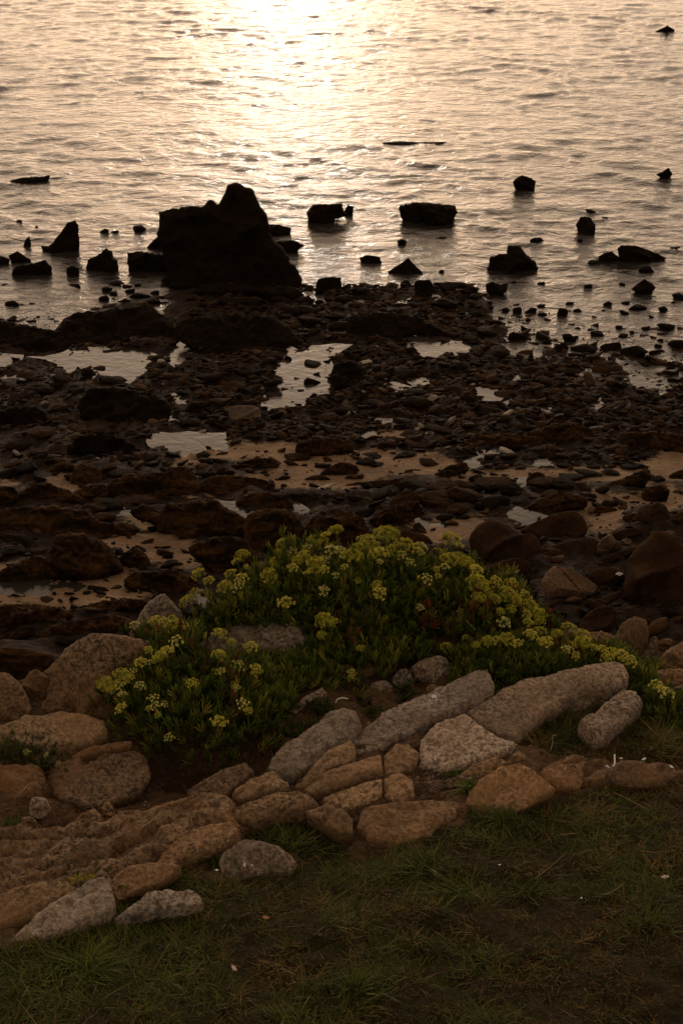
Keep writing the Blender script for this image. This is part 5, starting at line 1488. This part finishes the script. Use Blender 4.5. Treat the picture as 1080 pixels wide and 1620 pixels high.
def bush(key, label, n, umbels, seed, shade=1.0):
    r = np.random.default_rng(seed)
    cx, cy = MOUNDS[key][0][:2]
    root = bpy.data.objects.new('rock_samphire', None); COL.objects.link(root)
    base = np.array([cx, cy, float(ztop_real(cx, min(cy, 3.0)))])
    root.location = base
    tag(root, label, 'plant', 'rock samphire plants')
    P, D, S, C = [], [], [], []
    wts = np.array([m[2] * m[3] for m in MOUNDS[key]]); wts = wts / wts.sum()
    for i in range(n):
        m = MOUNDS[key][r.choice(len(wts), p=wts)]
        t = r.uniform(0, 6.28); q = math.sqrt(r.random())
        x = m[0] + m[2] * q * math.cos(t); y = m[1] + m[3] * q * math.sin(t)
        clump = noise3(np.array([[x * 11, y * 11, 2.0 + seed]]))[0]
        top_h = m[4] * math.sqrt(max(0, 1 - q * q)) * (1 + 0.42 * clump)
        g = float(ztop(x, min(y, 3.06)))
        fr = 1 - abs(r.normal()) * 0.32
        if r.random() < .12: fr = 1 + r.random() * 0.12
        if clump < -0.42 and r.random() < .75: continue
        if y < m[1] and q > .62 and r.random() < .62: continue
        if fr < 0: continue
        z = g + top_h * fr - 0.032
        q_ = np.array([x, y, z + 0.015]) - CAM
        dep = q_ @ FWD
        pu, pv = 540 + FPX * q_[0] / dep, 810 - FPX * (q_ @ UPV) / dep
        if any(in_poly(np.array([pu]), np.array([pv]), gp)[0] for gp in GAPS): continue
        out = np.array([(x - m[0]) / m[2], (y - m[1]) / m[3], 0]) * 0.55
        d = out + np.array([r.normal() * .22, r.normal() * .22, 1.0])
        P.append((x, y, z)); D.append(d); S.append(r.uniform(0.026, 0.046))
        patch = noise3(np.array([[x * 6, y * 6, 7.7 + seed]]))[0]
        c = np.array([0.085, 0.125, 0.016]) if r.random() < .5 else np.array([0.150, 0.185, 0.022])
        if r.random() < 0.16 + 0.25 * max(0, patch): c = np.array([0.28, 0.265, 0.032])
        if patch < -0.42 and r.random() < .25: c = np.array([0.20, 0.10, 0.030]) if r.random() < .6 else np.array([0.26, 0.09, 0.03])
        C.append(c * r.uniform(.6, 1.25) * shade)
    P = np.array(P)
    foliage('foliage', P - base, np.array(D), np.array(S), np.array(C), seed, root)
    fn = zbush(key)
    for (u, v, w, kind) in umbels:
        p = hit(u, v, fn)
        if p[1] > 3.3:
            d = ray(u, v); p = CAM + d * (3.08 / d[1])
        dist = np.linalg.norm(p - CAM)
        R_ = w * dist / FPX * 0.5 * 0.97
        o = bpy.data.objects.new('flower_head', UMB[kind][r.integers(2)])
        COL.objects.link(o); o.parent = root
        o.scale = (R_, R_, R_ * r.uniform(.8, 1.0))
        out = Vector((0.35 * (p[0] - cx) / 0.4 + r.normal() * .16, 0.30 * (p[1] - cy) / 0.3 - 0.12 + r.normal() * .16, 1.0))
        o.rotation_euler = (out.to_track_quat('Z', 'Y').to_matrix() @ Matrix.Rotation(r.uniform(0, 6.28), 3, 'Z')).to_euler()
        o.location = Vector(p - base) - out.normalized() * R_ * 0.2 + Vector((0, 0, 0.014))
        s = bpy.data.objects.new('stem', STEMS[r.integers(3)])
        COL.objects.link(s); s.parent = o
    return root


def K(lst):
    out = []
    for i, e in enumerate(lst):
        if len(e) == 4: out.append(e)
        else: out.append((*e, 'olive' if e[2] >= 26 and i % 4 else ('white' if i % 5 == 0 else 'bright')))
    return out


W_ = 'white'; B_ = 'bright'; O_ = 'olive'
BACK = K([(315, 917, 26, B_), (331, 927, 22), (384, 887, 26), (366, 916, 24), (383, 924, 22), (356, 938, 26, O_), (376, 939, 22, W_), (376, 897, 20), (390, 905, 10), (451, 869, 32), (462, 881, 18, W_), (441, 883, 18, O_),
          (436, 898, 22, O_), (463, 908, 20), (426, 920, 28, O_), (452, 963, 29, B_), (513, 943, 19, W_), (486, 876, 18, W_), (481, 890, 26), (516, 855, 20), (531, 849, 28, O_), (505, 866, 36, O_), (499, 902, 32, O_), (513, 910, 18, B_),
          (487, 915, 15, B_), (515, 894, 17, W_), (524, 879, 24, W_), (538, 881, 22, W_), (554, 888, 32, O_), (545, 906, 14), (531, 919, 13), (566, 927, 12), (572, 861, 17, W_), (513, 991, 32, O_), (529, 994, 20), (508, 1013, 17, O_),
          (610, 856, 46, O_), (611, 861, 19, W_), (581, 869, 36, O_), (599, 887, 34, B_), (564, 888, 22, O_), (600, 898, 13, W_), (638, 874, 36, O_), (664, 873, 25, W_), (635, 888, 21, W_), (649, 899, 17, W_), (660, 881, 22, B_),
          (693, 880, 17, B_), (711, 862, 34, O_), (725, 872, 17, B_), (711, 895, 32, O_), (736, 902, 34, O_), (752, 912, 27, B_), (702, 906, 17, W_), (689, 909, 13), (672, 926, 25, W_), (692, 920, 13), (600, 947, 25, B_), (596, 934, 17, O_),
          (664, 970, 14, W_), (754, 933, 38, O_), (782, 930, 23, B_), (807, 933, 25, B_), (757, 954, 25, O_), (782, 956, 23, O_), (800, 949, 36, O_), (827, 952, 25, B_), (835, 966, 27, O_), (849, 981, 29, O_), (852, 990, 20, O_),
          (831, 981, 18, B_), (834, 994, 20, B_), (807, 972, 17, O_), (796, 994, 25, W_), (790, 976, 15, O_), (838, 1012, 20, B_), (570, 1034, 14, O_), (556, 1074, 16, B_), (299, 960, 31, O_), (310, 945, 18, O_), (566, 875, 20, O_),
          (620, 878, 22, O_), (470, 895, 18, O_), (815, 960, 22, O_), (770, 945, 20, O_), (725, 888, 22, O_)])
LOWER = K([(214, 998, 18), (248, 991, 26, B_), (262, 994, 26, B_), (279, 1001, 36, B_), (273, 986, 13), (280, 1027, 28, W_), (265, 1040, 24), (236, 1038, 16), (247, 1052, 15), (223, 1058, 22), (236, 1058, 13), (212, 1072, 15, W_),
           (193, 1079, 28, O_), (169, 1092, 30, O_), (191, 1094, 17, W_), (194, 1109, 17), (222, 1095, 19, W_), (193, 1130, 22), (244, 1116, 22, W_), (248, 1127, 20, W_), (261, 1124, 13), (237, 1130, 13), (251, 1140, 12), (305, 1090, 20),
           (375, 1098, 14, W_), (384, 1123, 22, W_), (393, 1134, 15), (347, 1152, 27, B_), (268, 1177, 18, W_), (350, 1072, 17), (375, 1063, 25, W_), (405, 1069, 23), (348, 1047, 27), (380, 998, 33, O_), (406, 1002, 16, O_), (348, 1012, 26, B_),
           (367, 1026, 17, O_), (397, 1034, 25, B_), (180, 1100, 20, O_), (205, 1083, 20, O_), (255, 1046, 20, O_)])
RIGHT = K([(703, 1005, 34, O_), (724, 1009, 19, W_), (738, 1004, 16, O_), (704, 1031, 20, B_), (736, 1017, 13), (771, 1024, 23, O_), (785, 1022, 21, B_), (802, 1020, 26, O_), (818, 1027, 19, B_), (838, 1013, 23, B_), (852, 1008, 23, O_),
           (856, 1024, 19, B_), (752, 1029, 15, O_), (863, 1025, 25, B_), (898, 1001, 27, B_), (919, 1015, 29, O_), (919, 1026, 31, O_), (937, 1033, 17, B_), (951, 1035, 17, B_), (895, 1037, 21, W_), (909, 1046, 15, B_), (958, 1049, 23, B_),
           (980, 1047, 28, B_), (994, 1055, 25, B_), (967, 1040, 18, O_), (880, 1012, 20, O_)])
EDGE = K([(1020, 1071, 17), (1036, 1094, 23, B_), (1052, 1106, 27, W_), (1044, 1100, 18, B_)])
bush('back', 'largest samphire clump, topping the cliff edge with masses of yellow flower heads', 10500, BACK, 41)
bush('lower', 'samphire clump at lower left, spilling over a dark hollow, flowers more scattered', 5600, LOWER, 42)
bush('right', 'low samphire strip behind the longest grey slab at the right', 5200, RIGHT, 43)
bush('edge', 'small samphire at the right edge, with pale flowers hanging over grass', 750, EDGE, 44)


def tuft(name, label, u, v, n, hgt, spread, cols, flowers=(), fcol='white', cat='plant', seed=0, dscale=1.0):
    r = np.random.default_rng(seed)
    p = hit(u, v, ztop)
    base = np.array([p[0], p[1], float(ztop_real(p[0], p[1])) - 0.004])
    root = bpy.data.objects.new(name, None); COL.objects.link(root); root.location = base
    tag(root, label, cat)
    q = r.normal(size=(n, 2)) * spread * 0.5
    z = np.abs(r.normal(size=n)) * hgt * .4 + hgt * .15 - 0.01
    pts = np.stack([q[:, 0], q[:, 1], z], 1)
    d = np.stack([q[:, 0] / spread + r.normal(size=n) * .3, q[:, 1] / spread + r.normal(size=n) * .3, np.ones(n)], 1)
    c = np.array(cols)[r.integers(0, len(cols), n)] * r.uniform(.7, 1.25, (n, 1))
    foliage('foliage', pts, d, r.uniform(.012, .022, n) * dscale, c, seed, root)
    for (fu, fv, w) in flowers:
        pp = hit_plane(fu, fv, base, np.array([0, -1.0, 0]))
        pp[2] = max(pp[2], base[2] + 0.02)
        dist = np.linalg.norm(pp - CAM); R_ = w * dist / FPX * 0.5
        o = bpy.data.objects.new('flower_head', UMB[fcol][r.integers(2)]); COL.objects.link(o); o.parent = root
        o.scale = (R_, R_, R_ * .8); o.location = Vector(pp - base) + Vector((0, 0, -R_ * .4))
        o.rotation_euler = (r.normal() * .3 + 0.3, r.normal() * .3, 0)
        s = bpy.data.objects.new('stem', STEMS[1]); COL.objects.link(s); s.parent = o
    return root


G1 = [(0.06, 0.085, 0.02), (0.09, 0.12, 0.03), (0.12, 0.14, 0.04)]
tuft('white_flowered_plant', 'small leafy plant with a few white flowers under the long pale slab at left', 62, 1212, 150, .05, .05, G1, [(43, 1189, 12), (75, 1193, 10), (93, 1206, 7), (52, 1218, 6)], 'white', seed=51)
tuft('leafy_tuft', 'bright green tuft at the left edge below the long pale slab', 20, 1205, 150, .05, .04, [(0.10, 0.13, 0.03), (0.13, 0.13, 0.03), (0.06, 0.08, 0.02)], seed=52)
tuft('yellow_flowering_tuft', 'bright yellow flowering tuft behind the pale wedge shaped slab', 128, 1408, 120, .035, .035, [(0.12, 0.13, 0.02), (0.22, 0.19, 0.03)],
     [(112, 1392, 13), (124, 1386, 13), (135, 1390, 12), (118, 1400, 12), (146, 1386, 10), (130, 1399, 11), (154, 1390, 9)], 'bright', seed=53)
tuft('samphire_seedling', 'little yellow green seedling above the lone right slab', 918, 1092, 60, .03, .022, [(0.14, 0.16, 0.03), (0.20, 0.19, 0.04)], seed=54)
tuft('samphire_seedling', 'single samphire sprig with one flower below the dim rock', 558, 1090, 60, .035, .02, [(0.10, 0.13, 0.03)], [(557, 1073, 15)], 'bright', seed=55)
tuft('green_sprig', 'green sprig growing in the gap under the white splashed slab', 588, 1128, 40, .03, .015, [(0.10, 0.14, 0.03), (0.15, 0.15, 0.03)], seed=56)
tuft('green_sprig', 'green sprig standing before the two touching grey stones', 640, 1096, 90, .035, .022, G1, seed=57)
tuft('moss_cushion', 'dark green cushion in the crack between the white splashed slab and the flat one', 652, 1166, 140, .018, .035, [(0.03, 0.045, 0.012), (0.06, 0.08, 0.02)], seed=58, dscale=.6)
tuft('green_sprig', 'low green sprig beside the narrow stone in the samphire', 506, 1132, 80, .03, .025, G1, seed=59)
tuft('reddish_sprig', 'upright orange leaved sprig in the right part of the samphire', 656, 1045, 50, .06, .012, [(0.28, 0.10, 0.03), (0.22, 0.09, 0.03)], seed=60)
tuft('reddish_sprig', 'orange leaved sprig left of the boulder inside the samphire', 312, 998, 50, .04, .015, [(0.30, 0.12, 0.03), (0.22, 0.13, 0.04)], seed=61)
tuft('green_sprig', 'tiny yellow green sprig under the small stone by the lone right slab', 893, 1132, 30, .02, .012, [(0.16, 0.18, 0.03)], seed=62)


# ------------------------------------------------------------------ turf
def blades(name, label, n, sampler, hmin, hmax, wid, seed, palette, kind='stuff', lean=0.5, parent=None, base=None):
    r = np.random.default_rng(seed)
    xy = sampler(r, n)
    n = len(xy)
    z = ztop_real(xy[:, 0], xy[:, 1]) - 0.004
    patch = fbm2(xy[:, 0], xy[:, 1], 5.0, 4, 0.55, 3.3)
    patch2 = fbm2(xy[:, 0], xy[:, 1], 13.0, 3, 0.55, 9.3)
    hh = r.uniform(hmin, hmax, n) * np.clip(0.85 + 0.55 * patch + 0.35 * patch2, 0.35, 1.7)
    az = r.uniform(0, 2 * math.pi, n)
    comb = np.stack([np.cos(patch * 6), np.sin(patch * 6)], 1) * 0.35
    ln = np.abs(r.normal(size=n)) * lean + 0.15
    dx = np.cos(az) * ln + comb[:, 0]; dy = np.sin(az) * ln + comb[:, 1]
    sidea = az + math.pi / 2 + r.normal(size=n) * .5
    w = wid * r.uniform(.6, 1.3, n)
    V = np.zeros((n, 7, 3))
    curl = r.uniform(0.2, 1.1, n)
    for k, t in enumerate((0, 0.38, 0.74)):
        cx = xy[:, 0] + dx * hh * (t ** 1.6); cy = xy[:, 1] + dy * hh * (t ** 1.6)
        cz = z + hh * t * (1 - 0.30 * curl * t)
        ww = w * (1.0, 0.85, 0.5)[k]
        V[:, 2 * k, :] = np.stack([cx - np.cos(sidea) * ww / 2, cy - np.sin(sidea) * ww / 2, cz], 1)
        V[:, 2 * k + 1, :] = np.stack([cx + np.cos(sidea) * ww / 2, cy + np.sin(sidea) * ww / 2, cz], 1)
    V[:, 6, :] = np.stack([xy[:, 0] + dx * hh, xy[:, 1] + dy * hh, z + hh * (1 - 0.35 * curl)], 1)
    o = (np.arange(n) * 7)[:, None]
    F4 = np.concatenate([o + np.array([[0, 1, 3, 2]]), o + np.array([[2, 3, 5, 4]])], 0)
    F3 = o + np.array([[4, 5, 6]])
    pal = np.array(palette)
    # dry patches share the dead colours
    dry = np.clip(0.24 - 0.8 * patch + 0.4 * patch2, 0.04, 0.85)
    isdry = r.random(n) < dry
    ng = len(pal) // 2
    ci = np.where(isdry, ng + r.integers(0, ng, n), r.integers(0, ng, n))
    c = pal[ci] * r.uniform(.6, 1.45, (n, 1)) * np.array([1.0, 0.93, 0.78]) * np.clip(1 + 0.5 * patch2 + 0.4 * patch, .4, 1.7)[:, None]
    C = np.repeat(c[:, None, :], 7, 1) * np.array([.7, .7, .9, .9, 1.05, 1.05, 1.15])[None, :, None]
    V = V.reshape(-1, 3)
    if base is not None: V = V - base
    me = mesh_np(name, V, [F4, F3])
    color_attr(me, 'col', C.reshape(-1, 3))
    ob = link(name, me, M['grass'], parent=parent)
    if parent is None: tag(ob, label, 'grass', kind=kind)
    else: pass
    return ob


PAL = [(0.052, 0.074, 0.012), (0.036, 0.056, 0.009), (0.080, 0.096, 0.015), (0.058, 0.064, 0.011),
       (0.130, 0.080, 0.025), (0.180, 0.120, 0.045), (0.080, 0.048, 0.015), (0.115, 0.085, 0.022)]
PALG = [(0.052, 0.080, 0.012), (0.036, 0.060, 0.009), (0.080, 0.104, 0.015), (0.062, 0.074, 0.012),
        (0.068, 0.080, 0.015), (0.100, 0.090, 0.026), (0.056, 0.064, 0.013), (0.085, 0.075, 0.018)]


def turf_sampler(x0, x1, y0, y1, idx=None):
    def s(r, n):
        x = r.uniform(x0, x1, n * 2); y = r.uniform(y0, y1, n * 2)
        k = bilinear(x, y, TX, TY, TTURF)
        if idx is not None:
            k = np.where(in_poly(x, y, TURF_W[idx]), 1.0, 0.0)
        ok = r.random(len(x)) < np.clip(k, 0, 1) ** 1.5
        return np.stack([x[ok], y[ok]], 1)[:n]
    return s


blades('turf_grass', 'short green and brown turf covering the cliff top', 150000, turf_sampler(-1.05, 1.05, 1.2, 2.4), 0.006, 0.019, 0.0018, 71, PAL, lean=1.2)
blades('turf_grass', 'turf carrying on along the cliff top to either side', 120000, lambda r, n: (lambda q: q[(np.abs(q[:, 0]) > 1.0) | (q[:, 1] < 1.22)])(turf_sampler(-2.3, 2.3, 0.75, 2.75)(r, n)), 0.007, 0.022, 0.0021, 73, PAL, lean=1.2)
blades('turf_grass', 'dark longer grass in the hollow around the lone right slab', 17000, turf_sampler(0.2, 1.0, 2.1, 2.6, 2), 0.014, 0.042, 0.0018, 72, PAL, lean=0.8)


def disc_sampler(x, y, rad):
    def s(r, n):
        a = r.uniform(0, 6.28, n); q = np.abs(r.normal(size=n)) * rad * .55
        return np.stack([x + q * np.cos(a), y + q * np.sin(a)], 1)
    return s


def grass_tuft(label, u, v, n, rad, hmin, hmax, seed, pal=PALG, lean=0.9, wid=0.0026):
    p = hit(u, v, ztop)
    base = np.array([p[0], p[1], float(ztop_real(p[0], p[1]))])
    ob = blades('grass_tuft', None, n, disc_sampler(p[0], p[1], rad), hmin, hmax, wid, seed, pal, parent=None, base=base, lean=lean)
    ob.location = base
    tag(ob, label, 'grass tuft', 'grass tufts on the cliff top')


TUFTS = [('thick dark green grass clump growing against the warm tan bedrock', 455, 1322, 900, .07, .03, .055), ('grass tuft with splayed pale blades at the right end of the thick green clump', 520, 1335, 120, .03, .04, .075),
         ('star shaped pale tuft in the middle of the turf', 725, 1412, 110, .03, .03, .065), ('low spreading green tuft right of the star shaped one', 838, 1412, 130, .035, .025, .055),
         ('green tuft with wide blades just left of the centre turf', 668, 1375, 140, .03, .03, .055), ('taller green grass on the turf edge by the domed orange rock', 800, 1300, 500, .07, .02, .045),
         ('small green rosette of blades right of the white flecked boulder', 462, 1505, 60, .018, .02, .045), ('grassy fringe right of the arched tan slab', 340, 1358, 260, .025, .02, .045),
         ('green tuft above the low black crested slab', 250, 1395, 420, .06, .02, .045), ('bright green tuft at the lower right of the turf', 1020, 1470, 300, .05, .02, .045),
         ('green patch of longer blades at bottom centre', 560, 1575, 300, .06, .02, .045), ('green tuft at the right above the dry stalk', 990, 1270, 400, .06, .02, .04),
         ('green tuft near the bottom left corner', 130, 1530, 360, .07, .02, .045), ('dark grass filling the joint between the blunt grey slab and its neighbour', 575, 1180, 90, .015, .012, .03),
         ('small grass tuft in the crevice left of the large domed rock', 742, 1262, 150, .018, .014, .035), ('grass hanging over the lower edge of the orange bedrock shelf', 640, 1338, 260, .05, .015, .035),
         ('grass in the crack between the two rightmost long slabs', 905, 1135, 120, .02, .014, .035), ('thin grass growing at the foot of the pale wedge shaped slab', 195, 1440, 220, .03, .015, .035),
         ('grass tuft between the rusty slab and the pale wedge shaped slab', 60, 1470, 200, .03, .014, .035), ('scruffy grass at the left edge below the small white flowered plant', 20, 1300, 160, .03, .015, .04),
         ('short grass along the top of the low earthy bedrock strip at right', 950, 1215, 240, .05, .012, .03),
         ('grass sprouting in the gravel hollow under the flat grey slab', 720, 1228, 140, .018, .015, .035)]
for i, (lb, u, v, n, rad, a, b) in enumerate(TUFTS):
    grass_tuft(lb, u, v, n, rad, a * 0.7, b * 0.72, 200 + i)


# ------------------------------------------------------------------ small things lying about
def stick(name, label, pts, r0, r1, mat, cat, lift=0.006):
    """pts: photo pixels of the stalk, laid on the ground and lifted by the third number (metres)."""
    W = []
    for u, v, h in pts:
        p = hit(u, v, lambda x, y: ztop(x, y) + h)
        W.append((p[0], p[1], float(ztop_real(p[0], p[1])) + h + lift))
    W = np.array(W)
    t = np.linspace(0, len(W) - 1, 5 * len(W))
    S = np.stack([np.interp(t, np.arange(len(W)), W[:, k]) for k in range(3)], 1)
    S[1:-1] = (S[:-2] + 2 * S[1:-1] + S[2:]) / 4
    v, f = tube(S - S[0], r0, r1, 6)
    o = link(name, mesh_np(name, v, [f]), M[mat], loc=S[0])
    tag(o, label, cat)


stick('dry_stalk', 'long dry straw lying diagonally across the middle of the turf', [(846, 1390, .02), (868, 1370, .03), (897, 1347, .03)], .0007, .0004, 'straw', 'dry stalk')
stick('dry_stalk', 'dry forked straw lying in the lower right turf', [(955, 1423, .02), (968, 1415, .025), (985, 1408, .02)], .0007, .0005, 'straw', 'dry stalk')
stick('dry_stalk', 'straight dry straw lying in the upper right turf', [(972, 1253, .02), (1000, 1270, .02), (1025, 1287, .01)], .0006, .0005, 'straw', 'dry stalk')
stick('dry_stalk', 'dry straw leaning above the orange pointed chip', [(842, 1184, .0), (834, 1168, .02), (828, 1157, .03)], .001, .0007, 'straw', 'dry stalk')
stick('dry_stalk', 'thin upright straw at the right edge of the turf', [(1053, 1243, .0), (1052, 1225, .02), (1054, 1208, .045)], .001, .0006, 'straw', 'dry stalk')
stick('pale_string', 'pale curled strand like string lying on dark soil at right', [(957, 1214, .004), (966, 1214, .006), (972, 1207, .01), (971, 1196, .012)], .0022, .0016, 'shell', 'strand')
stick('pale_string', 'thin straight pale strand standing before the brown lump of rock', [(893, 1233, .0), (892, 1224, .02), (894, 1216, .03)], .0009, .0006, 'shell', 'strand')
stick('bleached_twig', 'thin bleached twig bending down among the samphire leaves at centre right', [(722, 974, .10), (730, 985, .09), (740, 998, .08), (750, 1011, .06)], .0016, .0030, 'twig', 'twig')
stick('bleached_twig', 'fine bare twig in the dark grass left of the lone right slab', [(870, 1192, .0), (874, 1176, .02), (872, 1168, .03), (880, 1160, .03)], .0011, .0007, 'twig', 'twig')
stick('bleached_twig', 'bent white twig hooked over the upper end of the blunt grey slab', [(531, 1122, .02), (533, 1116, .03), (541, 1113, .035), (550, 1115, .03)], .0014, .0010, 'shell', 'twig')
stick('bleached_twig', 'fine grey twig crossing the brown earth at the left edge', [(28, 1262, .01), (38, 1250, .03), (46, 1240, .03)], .0010, .0008, 'twig', 'twig')


def shell(name, label, u, v, w, mat, cat, seed, fn=ztop, real=None, lift=0.004, asp=0.6):
    p = hit(u, v, fn)
    z = float((real or ztop_real)(p[0], p[1]))
    s = w * np.linalg.norm(p - CAM) / FPX
    n, m = 12, 5
    V, F = [], []
    for i in range(n):
        for j in range(m):
            a = (i / (n - 1) - .5) * 2.2; q = (j + 0.15) / (m - 1)
            rr = q * (1 + 0.05 * math.cos(a * 9))
            V.append((math.sin(a) * rr * .5, math.cos(a) * rr * .5 - .25, 0.22 * math.sin(q * 2.2) * (1 - .35 * abs(a))))
    V = np.array(V)
    F = grid_faces(m, n)
    V2 = V + np.array([0, 0, -0.05])
    nv = len(V)
    rim = [i * m + m - 1 for i in range(n)]
    F2 = F[:, ::-1] + nv
    FR = np.array([(rim[i], rim[i + 1], rim[i + 1] + nv, rim[i] + nv) for i in range(n - 1)])
    me = mesh_np(name, np.concatenate([V, V2]) * np.array([s, s * asp * 1.4, s * .8]), [F, F2, FR])
    o = link(name, me, M[mat], loc=(p[0], p[1], z + lift))
    rr = random.Random(seed)
    o.rotation_euler = (rr.uniform(.1, .5), rr.uniform(-.3, .3), rr.uniform(-.8, .8))
    tag(o, label, cat)


shell('white_shell', 'white mussel like shell lying in the dark gap at the left edge', 24, 1364, 15, 'shell', 'shell', 1, lift=0.02)
shell('pink_petal', 'pale pink petal like shell lying in the turf near the bottom', 371, 1547, 13, 'petal', 'shell', 2, lift=0.018)
shell('dead_leaf', 'curled orange brown dead leaf in the turf below the flecked boulder', 421, 1472, 13, 'drygold', 'leaf', 3, lift=0.018)
shell('dead_leaf', 'pinkish scrap of dead leaf in the turf at the right edge', 1050, 1396, 14, 'petal', 'leaf', 4, lift=0.018)
shell('white_shell', 'small white shell by the pale curled string, on its left', 952, 1228, 6, 'shell', 'shell', 5, lift=0.01)
shell('white_shell', 'small white shell by the pale curled string, on its right', 981, 1204, 7, 'shell', 'shell', 6, lift=0.01)
shell('white_shell', 'small flat white shell farther right of the pale curled string', 1017, 1209, 9, 'shell', 'shell', 7, lift=0.012)
shell('white_shell', 'tiny white shell on dark soil at the right edge, between two brown rocks', 1060, 1220, 9, 'shell', 'shell', 8, lift=0.012)
shell('white_shell', 'tiny pale shell in the gravel hollow below the flat grey slab', 698, 1217, 5, 'shell', 'shell', 9, lift=0.01)
shell('white_shell', 'tiny white fleck of shell in the middle of the turf', 789, 1381, 5, 'shell', 'shell', 10, lift=0.02)
shell('white_shell', 'tiny white shell fragment in the turf at lower right', 917, 1439, 5, 'shell', 'shell', 11, lift=0.02)
shell('white_scrap', 'white scrap stuck on the tip of the long curved rib of rock', 976, 935, 15, 'shell', 'scrap', 12, fn=zbeach, real=zbeach_real, lift=0.13)
shell('white_shell', 'small white shell at the top edge of the dim rock in the samphire', 563, 1046, 7, 'shell', 'shell', 13, lift=0.035)
shell('white_shell', 'white shell in the turf left of the flecked boulder', 344, 1395, 7, 'shell', 'shell', 14, lift=0.02)

# grit and crumbs of stone in the bare earth
r = np.random.default_rng(77)
VV, FF, CC = [], [], []; off = 0
gu = r.uniform(-30, 1110, 5200); gv = r.uniform(1090, 1420, 5200)
gu[0::3] = r.normal(690, 40, len(gu[0::3])); gv[0::3] = r.normal(1240, 14, len(gv[0::3]))
gu[1::3] = r.normal(210, 90, len(gu[1::3])); gv[1::3] = r.normal(1300, 40, len(gv[1::3]))
GH = hits(gu, gv, ztop, 5.0)
for i in range(5200):
    c = GH[i]
    if bilinear(c[0], c[1], TX, TY, TTURF) > .5 and r.random() > .1: continue
    s = 0.0022 * 5 ** (r.random() ** 2.2)
    vv, tt = bmp[r.integers(8)]
    q = vv * s * np.array([1, r.uniform(.6, 1), r.uniform(.5, .9)])
    a = r.uniform(0, 6.28)
    q = np.stack([q[:, 0] * math.cos(a) - q[:, 1] * math.sin(a), q[:, 0] * math.sin(a) + q[:, 1] * math.cos(a), q[:, 2]], 1)
    VV.append(q + np.array([c[0], c[1], float(ztop_real(c[0], c[1])) + s * .15])); FF.append(tt + off); off += len(q)
    CC.append(np.tile(np.array([(0.12, 0.075, 0.045), (0.17, 0.12, 0.08), (0.07, 0.045, 0.03), (0.24, 0.19, 0.15)][r.choice(4, p=[.45, .25, .25, .05])]) * r.uniform(.7, 1.2), (len(q), 1)))
me = mesh_np('grit', np.concatenate(VV), [np.concatenate(FF)]); color_attr(me, 'col', np.concatenate(CC))
tag(link('grit', me, mat_attr('grit', rough=.9, spec=.15, noise_amt=.3)), 'loose brown grit scattered on the bare cliff top earth', 'grit', kind='stuff')

# ------------------------------------------------------------------ light, sky, camera
SUN_EL, SUN_AZ = math.radians(11.0), math.radians(-2.0)     # azimuth from +Y towards +X
w = bpy.data.worlds.new('World'); scn.world = w
w.use_nodes = True
nt = w.node_tree
bg = nt.nodes['Background']
sky = nt.nodes.new('ShaderNodeTexSky'); sky.sky_type = 'NISHITA'
sky.sun_disc = False
sky.sun_elevation = SUN_EL; sky.sun_rotation = SUN_AZ
sky.air_density = 1.4; sky.dust_density = 2.2; sky.ozone_density = 0.6
tint = nt.nodes.new('ShaderNodeMix'); tint.data_type = 'RGBA'; tint.blend_type = 'MULTIPLY'
tint.inputs[0].default_value = 1.0
tint.inputs[7].default_value = (0.95, 0.84, 0.98, 1)
nt.links.new(sky.outputs[0], tint.inputs[6])
bw = nt.nodes.new('ShaderNodeRGBToBW'); nt.links.new(sky.outputs[0], bw.inputs[0])
hz = nt.nodes.new('ShaderNodeMix'); hz.data_type = 'RGBA'; hz.blend_type = 'MULTIPLY'; hz.inputs[0].default_value = 1.0
hz.inputs[7].default_value = (1.52, 1.10, 0.755, 1)
pw_ = nt.nodes.new('ShaderNodeMath'); pw_.operation = 'POWER'; pw_.inputs[1].default_value = 0.60
nt.links.new(bw.outputs[0], pw_.inputs[0])
nt.links.new(pw_.outputs[0], hz.inputs[6])
mxs = nt.nodes.new('ShaderNodeMix'); mxs.data_type = 'RGBA'; mxs.inputs[0].default_value = 0.95
nt.links.new(tint.outputs[2], mxs.inputs[6]); nt.links.new(hz.outputs[2], mxs.inputs[7])
nt.links.new(mxs.outputs[2], bg.inputs['Color'])
bg.inputs['Strength'].default_value = 0.15

ld = bpy.data.lights.new('sun', 'SUN'); ld.energy = 0.08; ld.angle = math.radians(2.0); ld.color = (1.0, 0.90, 0.78)
so = bpy.data.objects.new('sun', ld); COL.objects.link(so)
sd = Vector((math.sin(SUN_AZ) * math.cos(SUN_EL), math.cos(SUN_AZ) * math.cos(SUN_EL), math.sin(SUN_EL)))
so.rotation_euler = sd.to_track_quat('Z', 'Y').to_euler()
so.location = (0, 0, 30)

cam = bpy.data.cameras.new('camera')
cam.sensor_fit = 'VERTICAL'; cam.sensor_height = 36.0; cam.sensor_width = 24.0; cam.lens = 50.0
cam.clip_start = 0.05; cam.clip_end = 9000
co = bpy.data.objects.new('camera', cam); COL.objects.link(co)
co.location = (0, 0, H); co.rotation_euler = (math.pi / 2 - PITCH, 0, 0)
scn.camera = co
vs = scn.view_settings
vs.view_transform = 'Standard'; vs.look = 'None'; vs.gamma = 1.0; vs.exposure = 0.6
scn.cycles.max_bounces = 6
scn.cycles.sample_clamp_indirect = 4.0
